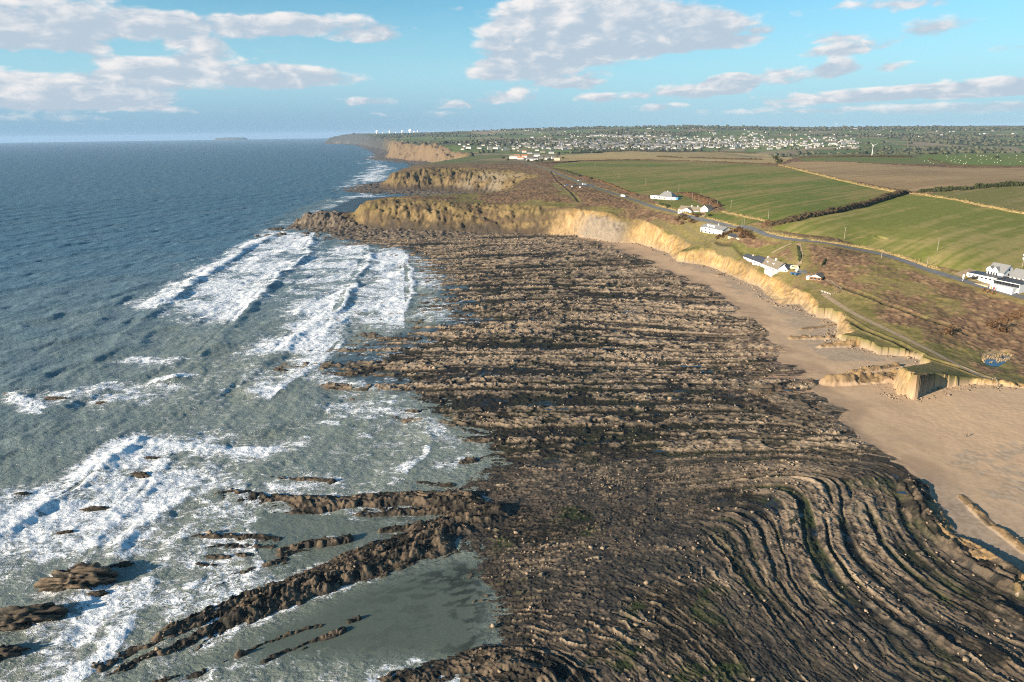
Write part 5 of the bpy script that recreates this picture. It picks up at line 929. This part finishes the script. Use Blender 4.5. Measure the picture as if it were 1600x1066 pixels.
x, y, z = G(1102, 199.0); r = empty('radio_mast', (x, y, z-2), 0, 'thin radio mast on the wooded skyline above the town', 'mast'); MB().tube([(0, 0, 0), (0, 0, 38)], [1.3, .4], 5).build('mast', MT['metal'], r); MB().box(-1.2, 1.2, -1.2, 1.2, 28, 31).build('antenna', MT['metal'], r)
d0 = None
for px, py, s, lb in [(595,208,17,'leftmost white satellite dish on the far headland'),(604,208.2,7,'small white dome right of the leftmost dish on the headland'),(615,208.2,15,'second large white satellite dish on the far headland'),(624,208.5,8,'small white dish in the middle of the headland row'),(634,208.2,16,'third large white satellite dish on the far headland'),(646.5,208.2,22,'largest white satellite dish on the far headland'),(652.5,208.2,11,'small white dish right of the largest dish'),(658.5,208.3,12,'rightmost white satellite dish on the far headland')]:
    x, y, z = PY(px, 8300), 8300.0, 0; z = HZ(x, y)
    if d0 is None:
        r = empty('satellite_dish', (x, y, z)); v = []; f = []; n = 16
        for i in range(5):
            a = i/4*1.05
            for k in range(n): v.append((math.sin(a)*math.cos(2*math.pi*k/n), -.55+math.cos(a)*.8*-1+.8, 1.25+math.sin(a)*math.sin(2*math.pi*k/n)))
        f = [(i*n+k, i*n+(k+1) % n, (i+1)*n+(k+1) % n, (i+1)*n+k) for i in range(4) for k in range(n)]; MB().add(v, f).build('dish', MT['white'], r); MB().tube([(0, 0, -.4), (0, -.1, .9)], [.5, .28], 10).build('mount', MT['white'], r); MB().tube([(0, -.5, 1.25), (0, -1.1, 1.25)], .03).build('feed', MT['metal'], r); d0 = r; r.rotation_euler = (0, 0, -.4)
    else: r = dup(d0, (x, y, z), random.uniform(-.9, .1))
    r.scale = (s, s, s); tag(r, lb, 'satellite dish', 'white dishes on the far headland')
sm_ = MB(); sv, sf = blob(2); sm_.add([(a*.62, b*.34, .72+c_*.34) for a, b, c_ in sv], sf); bv2, bf2 = blob(1); sm_.add([(.72+a*.2, b*.13, .95+c_*.15) for a, b, c_ in bv2], [tuple(q) for q in bf2])
for sx in (-.35, .35):
    for sy in (-.17, .17): sm_.tube([(sx, sy, 0), (sx, sy, .6)], .05, 5)
s0 = None
for i in range(46):
    px, py = rs.uniform(1440, 1600), rs.uniform(242.5, 257); x, y, z = ground(px, py)
    if s0 is None: s0 = sm_.build('sheep', MT['fleece'], loc=(x, y, z), smooth=True); o = s0
    else: o = s0.copy(); sc.collection.objects.link(o); o.location = (x, y, z)
    o.rotation_euler = (0, 0, rs.uniform(0, 6.28)); o.scale = (1.25,)*3; tag(o, 'tiny white sheep grazing on the far green hill pasture', 'sheep', 'sheep grazing on the far pasture')
# person on the sand
def skin_fig(name, chains, mat, parent=None, sub=2):
    me = bpy.data.meshes.new(name); v = []; e = []; rad = []; idx_ = {}
    for ch in chains:
        pr = None
        for (p, r_) in ch:
            k = tuple(round(c_, 4) for c_ in p)
            if k not in idx_: idx_[k] = len(v); v.append(p); rad.append(r_)
            if pr is not None: e.append((pr, idx_[k]))
            pr = idx_[k]
    me.from_pydata(v, e, []); o = bpy.data.objects.new(name, me); sc.collection.objects.link(o); me.materials.append(mat); s_ = o.modifiers.new('skin', 'SKIN'); s_.use_smooth_shade = True
    for i, r_ in enumerate(rad): me.skin_vertices[0].data[i].radius = (r_, r_) if not isinstance(r_, tuple) else r_; me.skin_vertices[0].data[i].use_root = (i == 0)
    o.modifiers.new('sub', 'SUBSURF').render_levels = sub
    if parent: o.parent = parent
    return o
x, y, z = onsurf(1510, 683.5)
pel, che, nek, hed, crn = (0, 0, .95), (.04, 0, 1.32), (.07, 0, 1.48), (.10, 0, 1.60), (.11, 0, 1.74)
lg = lambda s_, f_: [((0, 0, .95), (.15, .12)), ((.0, s_*.1, .86), .095), ((f_*.10, s_*.11, .48), .07), ((f_*.16-.04, s_*.11, .09), .05), ((f_*.16+.12, s_*.12, .04), .04)]
ar = lambda s_, f_: [(che, (.13, .17)), ((.04, s_*.19, 1.38), .065), ((f_*.06, s_*.24, 1.12), .05), ((f_*.18+.05, s_*.22, .90), .04), ((f_*.2+.08, s_*.21, .80), .045)]
person = skin_fig('person', [[(pel, (.15, .12)), (che, (.13, .17)), (nek, .06), (hed, (.085, .075)), (crn, .06)], lg(1, 1), lg(-1, -1), ar(1, -1), ar(-1, 1)], MT['skin']); person.location = (x, y, z); person.rotation_euler = (0, 0, 2.6); tag(person, 'lone person in dark clothes walking on the open sand', 'person')
g = lambda q, m_: [(p, tuple(c_*m_ for c_ in r_) if isinstance(r_, tuple) else r_*m_) for p, r_ in q]
skin_fig('jacket', [g([(pel, (.16, .13)), (che, (.13, .17)), (nek, .06)], 1.12), g(ar(1, -1)[:4], 1.2), g(ar(-1, 1)[:4], 1.2)], MT['cloth'], person); skin_fig('trousers', [g(lg(1, 1)[:4], 1.14), g(lg(-1, -1)[:4], 1.14)], MT['trous'], person); skin_fig('hair', [[((.075, 0, 1.64), .07), ((.085, 0, 1.77), .075)]], MT['hair'], person)
# rocks standing in the surf
def rock(px, py, sx, sy, sz, rz, label, seed, dark=.5):
    x, y = P(px, py, 0); v, f = blob(5); q = np.random.RandomState(seed); v = v.copy(); n = np.array(v)
    st = fbm(n[:, 0]*1.2+seed, n[:, 1]*1.2+n[:, 2]*.7, 4, 600+seed)-.5; lay = sm(vn((n[:, 1]*1.0+n[:, 2]*.9+.25*n[:, 0])*6+seed, n[:, 0]*1.4, 610), .42, .55)-.5; fine = fbm(n[:, 0]*7+seed, n[:, 1]*7+n[:, 2]*5, 4, 620)-.5
    n = n*(1+.95*st+.20*lay+.55*fine)[:, None]; n[:, 2] = np.where(n[:, 2] > 0, n[:, 2]**.8 if False else np.abs(n[:, 2])**.85*np.sign(n[:, 2]), n[:, 2]); n = n*np.array([sx, sy, sz])
    tn = sm(lay*.6+fine*1.1+.25, .30, .5)*sm(n[:, 2]/sz, .05, .4); c_ = np.array([.026, .023, .018])*(1-tn[:, None])+np.array([.19, .135, .085])*tn[:, None]*(1-dark)+np.array([.05, .04, .03])*tn[:, None]*dark
    o = mesh_np('sea_rock', n, np.array(f), ROCKM, False, c_); o.location = (x, y, -.2); o.rotation_euler = (0, 0, rz); tag(o, label, 'rock', 'rocks standing in the surf')
rock(122,910,8.0,4.0,4.0,.10,'big flat-topped rock ringed by white surf, lower left',1,.35); rock(30,972,8.5,3.2,3.6,.25,'long grey-sided rock cut by the left edge, below the big flat rock',2,.7); rock(0,1024,5,2.5,2.4,.3,'small dark rock at the left edge near the bottom corner',3,.8); rock(30,774,3.0,1.3,1.0,.2,'small dark rock in the water left of the lower surf',4,.8); rock(235,716,3.2,1.1,.9,.0,'dark ledge awash at the top of the lower surf',5,.8); rock(218,742,4.2,1.2,1.0,-.35,'dark slanting ledge awash below the top of the surf',6,.8); rock(20,617,5.5,1.4,1.3,.1,'low brown rock under the breaking wave at the left edge',7,.5); rock(85,623,5,1.3,1.2,.0,'low brown rock right of the left-edge wave rock',8,.5); rock(160,630,3,1.0,.8,.0,'tiny dark rock alone in the water right of the wave',9,.8); rock(150,795,4,1.0,.8,.2,'dark reef tip showing in the middle of the lower surf',10,.8); rock(185,885,3.0,1.0,.9,.4,'small dark rock just right of the big flat rock',11,.7); rock(150,927,2.6,.9,.7,.2,'low dark rock just below the big flat rock',12,.8); rock(100,832,2.2,.8,.7,.2,'small dark rock amid foam above the big flat rock',13,.8)
rock(1475,865,5.0,3.2,1.2,-.7,'dark weedy boulder mass on the ridge at the right',14,.8) if False else None
# loose boulders over the reef and at cliff feet
sel = np.nonzero((zone == 1) & (D < 760) & (H > .2) & (np.abs(X/Y) < 1.0))[0]; pb = (np.clip(rid[sel], 0, 2)*.6+.15)*(1-weed[sel]*.75)*sm(fbm(X[sel]/14, Y[sel]/14, 3, 700), .40, .62)*(D[sel]/250.0)**1.2+.0; pk = rs.choice(sel, 4200, p=pb/pb.sum())
s2 = np.nonzero((zone == 2) & (D < 720) & (FDB < 7))[0]; pk = np.concatenate([pk, rs.choice(s2, 700)])
cb = np.array([(a, b, c_) for a in (-1, 1) for b in (-1, 1) for c_ in (-1, 1)], float)*.5; cf = np.array([(0, 1, 3, 2), (4, 6, 7, 5), (0, 4, 5, 1), (2, 3, 7, 6), (0, 2, 6, 4), (1, 5, 7, 3)])
nb_ = len(pk); sz = np.exp(rs.normal(-.95, .42, nb_))*(.75+D[pk]/900)
V3 = cb[None]*(1+.5*rs.randn(nb_, 8, 3)*.5)*sz[:, None, None]*np.stack([rs.uniform(.8, 1.6, nb_), rs.uniform(.6, 1.1, nb_), rs.uniform(.5, .9, nb_)], 1)[:, None]
a = rs.uniform(0, 6.28, nb_); ca_, sa_ = np.cos(a)[:, None], np.sin(a)[:, None]; V3 = np.stack([V3[..., 0]*ca_-V3[..., 1]*sa_, V3[..., 0]*sa_+V3[..., 1]*ca_, V3[..., 2]], 2)+np.stack([X[pk]+rs.uniform(-.4, .4, nb_), Y[pk]+rs.uniform(-.4, .4, nb_), H[pk]+sz*.18], 1)[:, None]
cc = np.array([.26, .195, .135])[None]*rs.uniform(.55, 1.3, (nb_, 1)); o = mesh_np('loose_boulders', V3.reshape(-1, 3), (cf[None]+np.arange(nb_)[:, None, None]*8).reshape(-1, 4), ROCKM, False, np.repeat(cc, 8, 0)); tag(o, 'loose tan boulders lying over the reef and at the cliff foot', kind='stuff')
# tide pools
for px, py, a_, b_ in [(990,488,6,1.6),(1082,574,8,1.2),(1100,582,5,1.0),(820,472,7,1.5),(770,425,8,2),(1040,705,4,.8),(1245,612,5,.9),(960,545,6,1),(870,640,5,.8),(700,492,9,2),(1420,770,3,.8),(985,575,5,.8),(745,470,8,2),(1190,607,4,.7)]:
    x, y, z = onsurf(px, py); hs = [HZ(x+a_*.8*math.cos(q)*r_, y+b_*.8*math.sin(q)*r_) for q in np.arange(0, 6.28, .6) for r_ in (.3, .7, 1)]; lv = float(np.percentile(hs, 45)); n = 26
    pts = [(x+a_*math.cos(q)*(1+.3*vn(q*1.3, px, 800)), y+b_*math.sin(q)*(1+.3*vn(q*1.3, py, 801)), lv) for q in np.linspace(0, 2*math.pi, n, endpoint=False)]; tag(MB().add(pts, [tuple(range(n))]).build('tide_pool', MT['pond']), kind='structure')
# far island on the sea horizon
th_ = np.linspace(0, 2*math.pi, 40, endpoint=False); ix, iy = PY(368, 21000), 21000.0; v = [(ix+math.cos(q)*520, iy+math.sin(q)*300, -5) for q in th_]+[(ix+math.cos(q)*430, iy+math.sin(q)*200, 45+25*vn(q*2, 0, 900)) for q in th_]+[(ix, iy, 75)]
tag(MB().add(v, [(i, (i+1) % 40, 40+(i+1) % 40, 40+i) for i in range(40)]+[(40+i, 40+(i+1) % 40, 80) for i in range(40)]).build('island', GM['hills'] if False else MT['dwood']), kind='structure')
#@@OBJ_END
# ------------------------------------------------------------------ haze
if HAZE:
    bpy_v = [(-30000, -3000, -20), (30000, -3000, -20), (30000, 30000, -20), (-30000, 30000, -20), (-30000, -3000, 190), (30000, -3000, 190), (30000, 30000, 190), (-30000, 30000, 190)]
    mh = bpy.data.materials.new('haze air'); mh.use_nodes = True; t = mh.node_tree; t.nodes.clear(); oo = N(t, 'ShaderNodeOutputMaterial')
    pv = N(t, 'ShaderNodeVolumePrincipled', inp={'Color': (.46, .64, .88, 1), 'Density': HAZE, 'Anisotropy': .0}); t.links.new(pv.outputs[0], oo.inputs['Volume'])
    o = mesh_np('haze', bpy_v, [(3, 2, 1, 0), (4, 5, 6, 7), (0, 1, 5, 4), (1, 2, 6, 5), (2, 3, 7, 6), (3, 0, 4, 7)], mh); o['kind'] = 'stuff'
print('BUILT terrain verts', len(X), 'sea', len(u_))
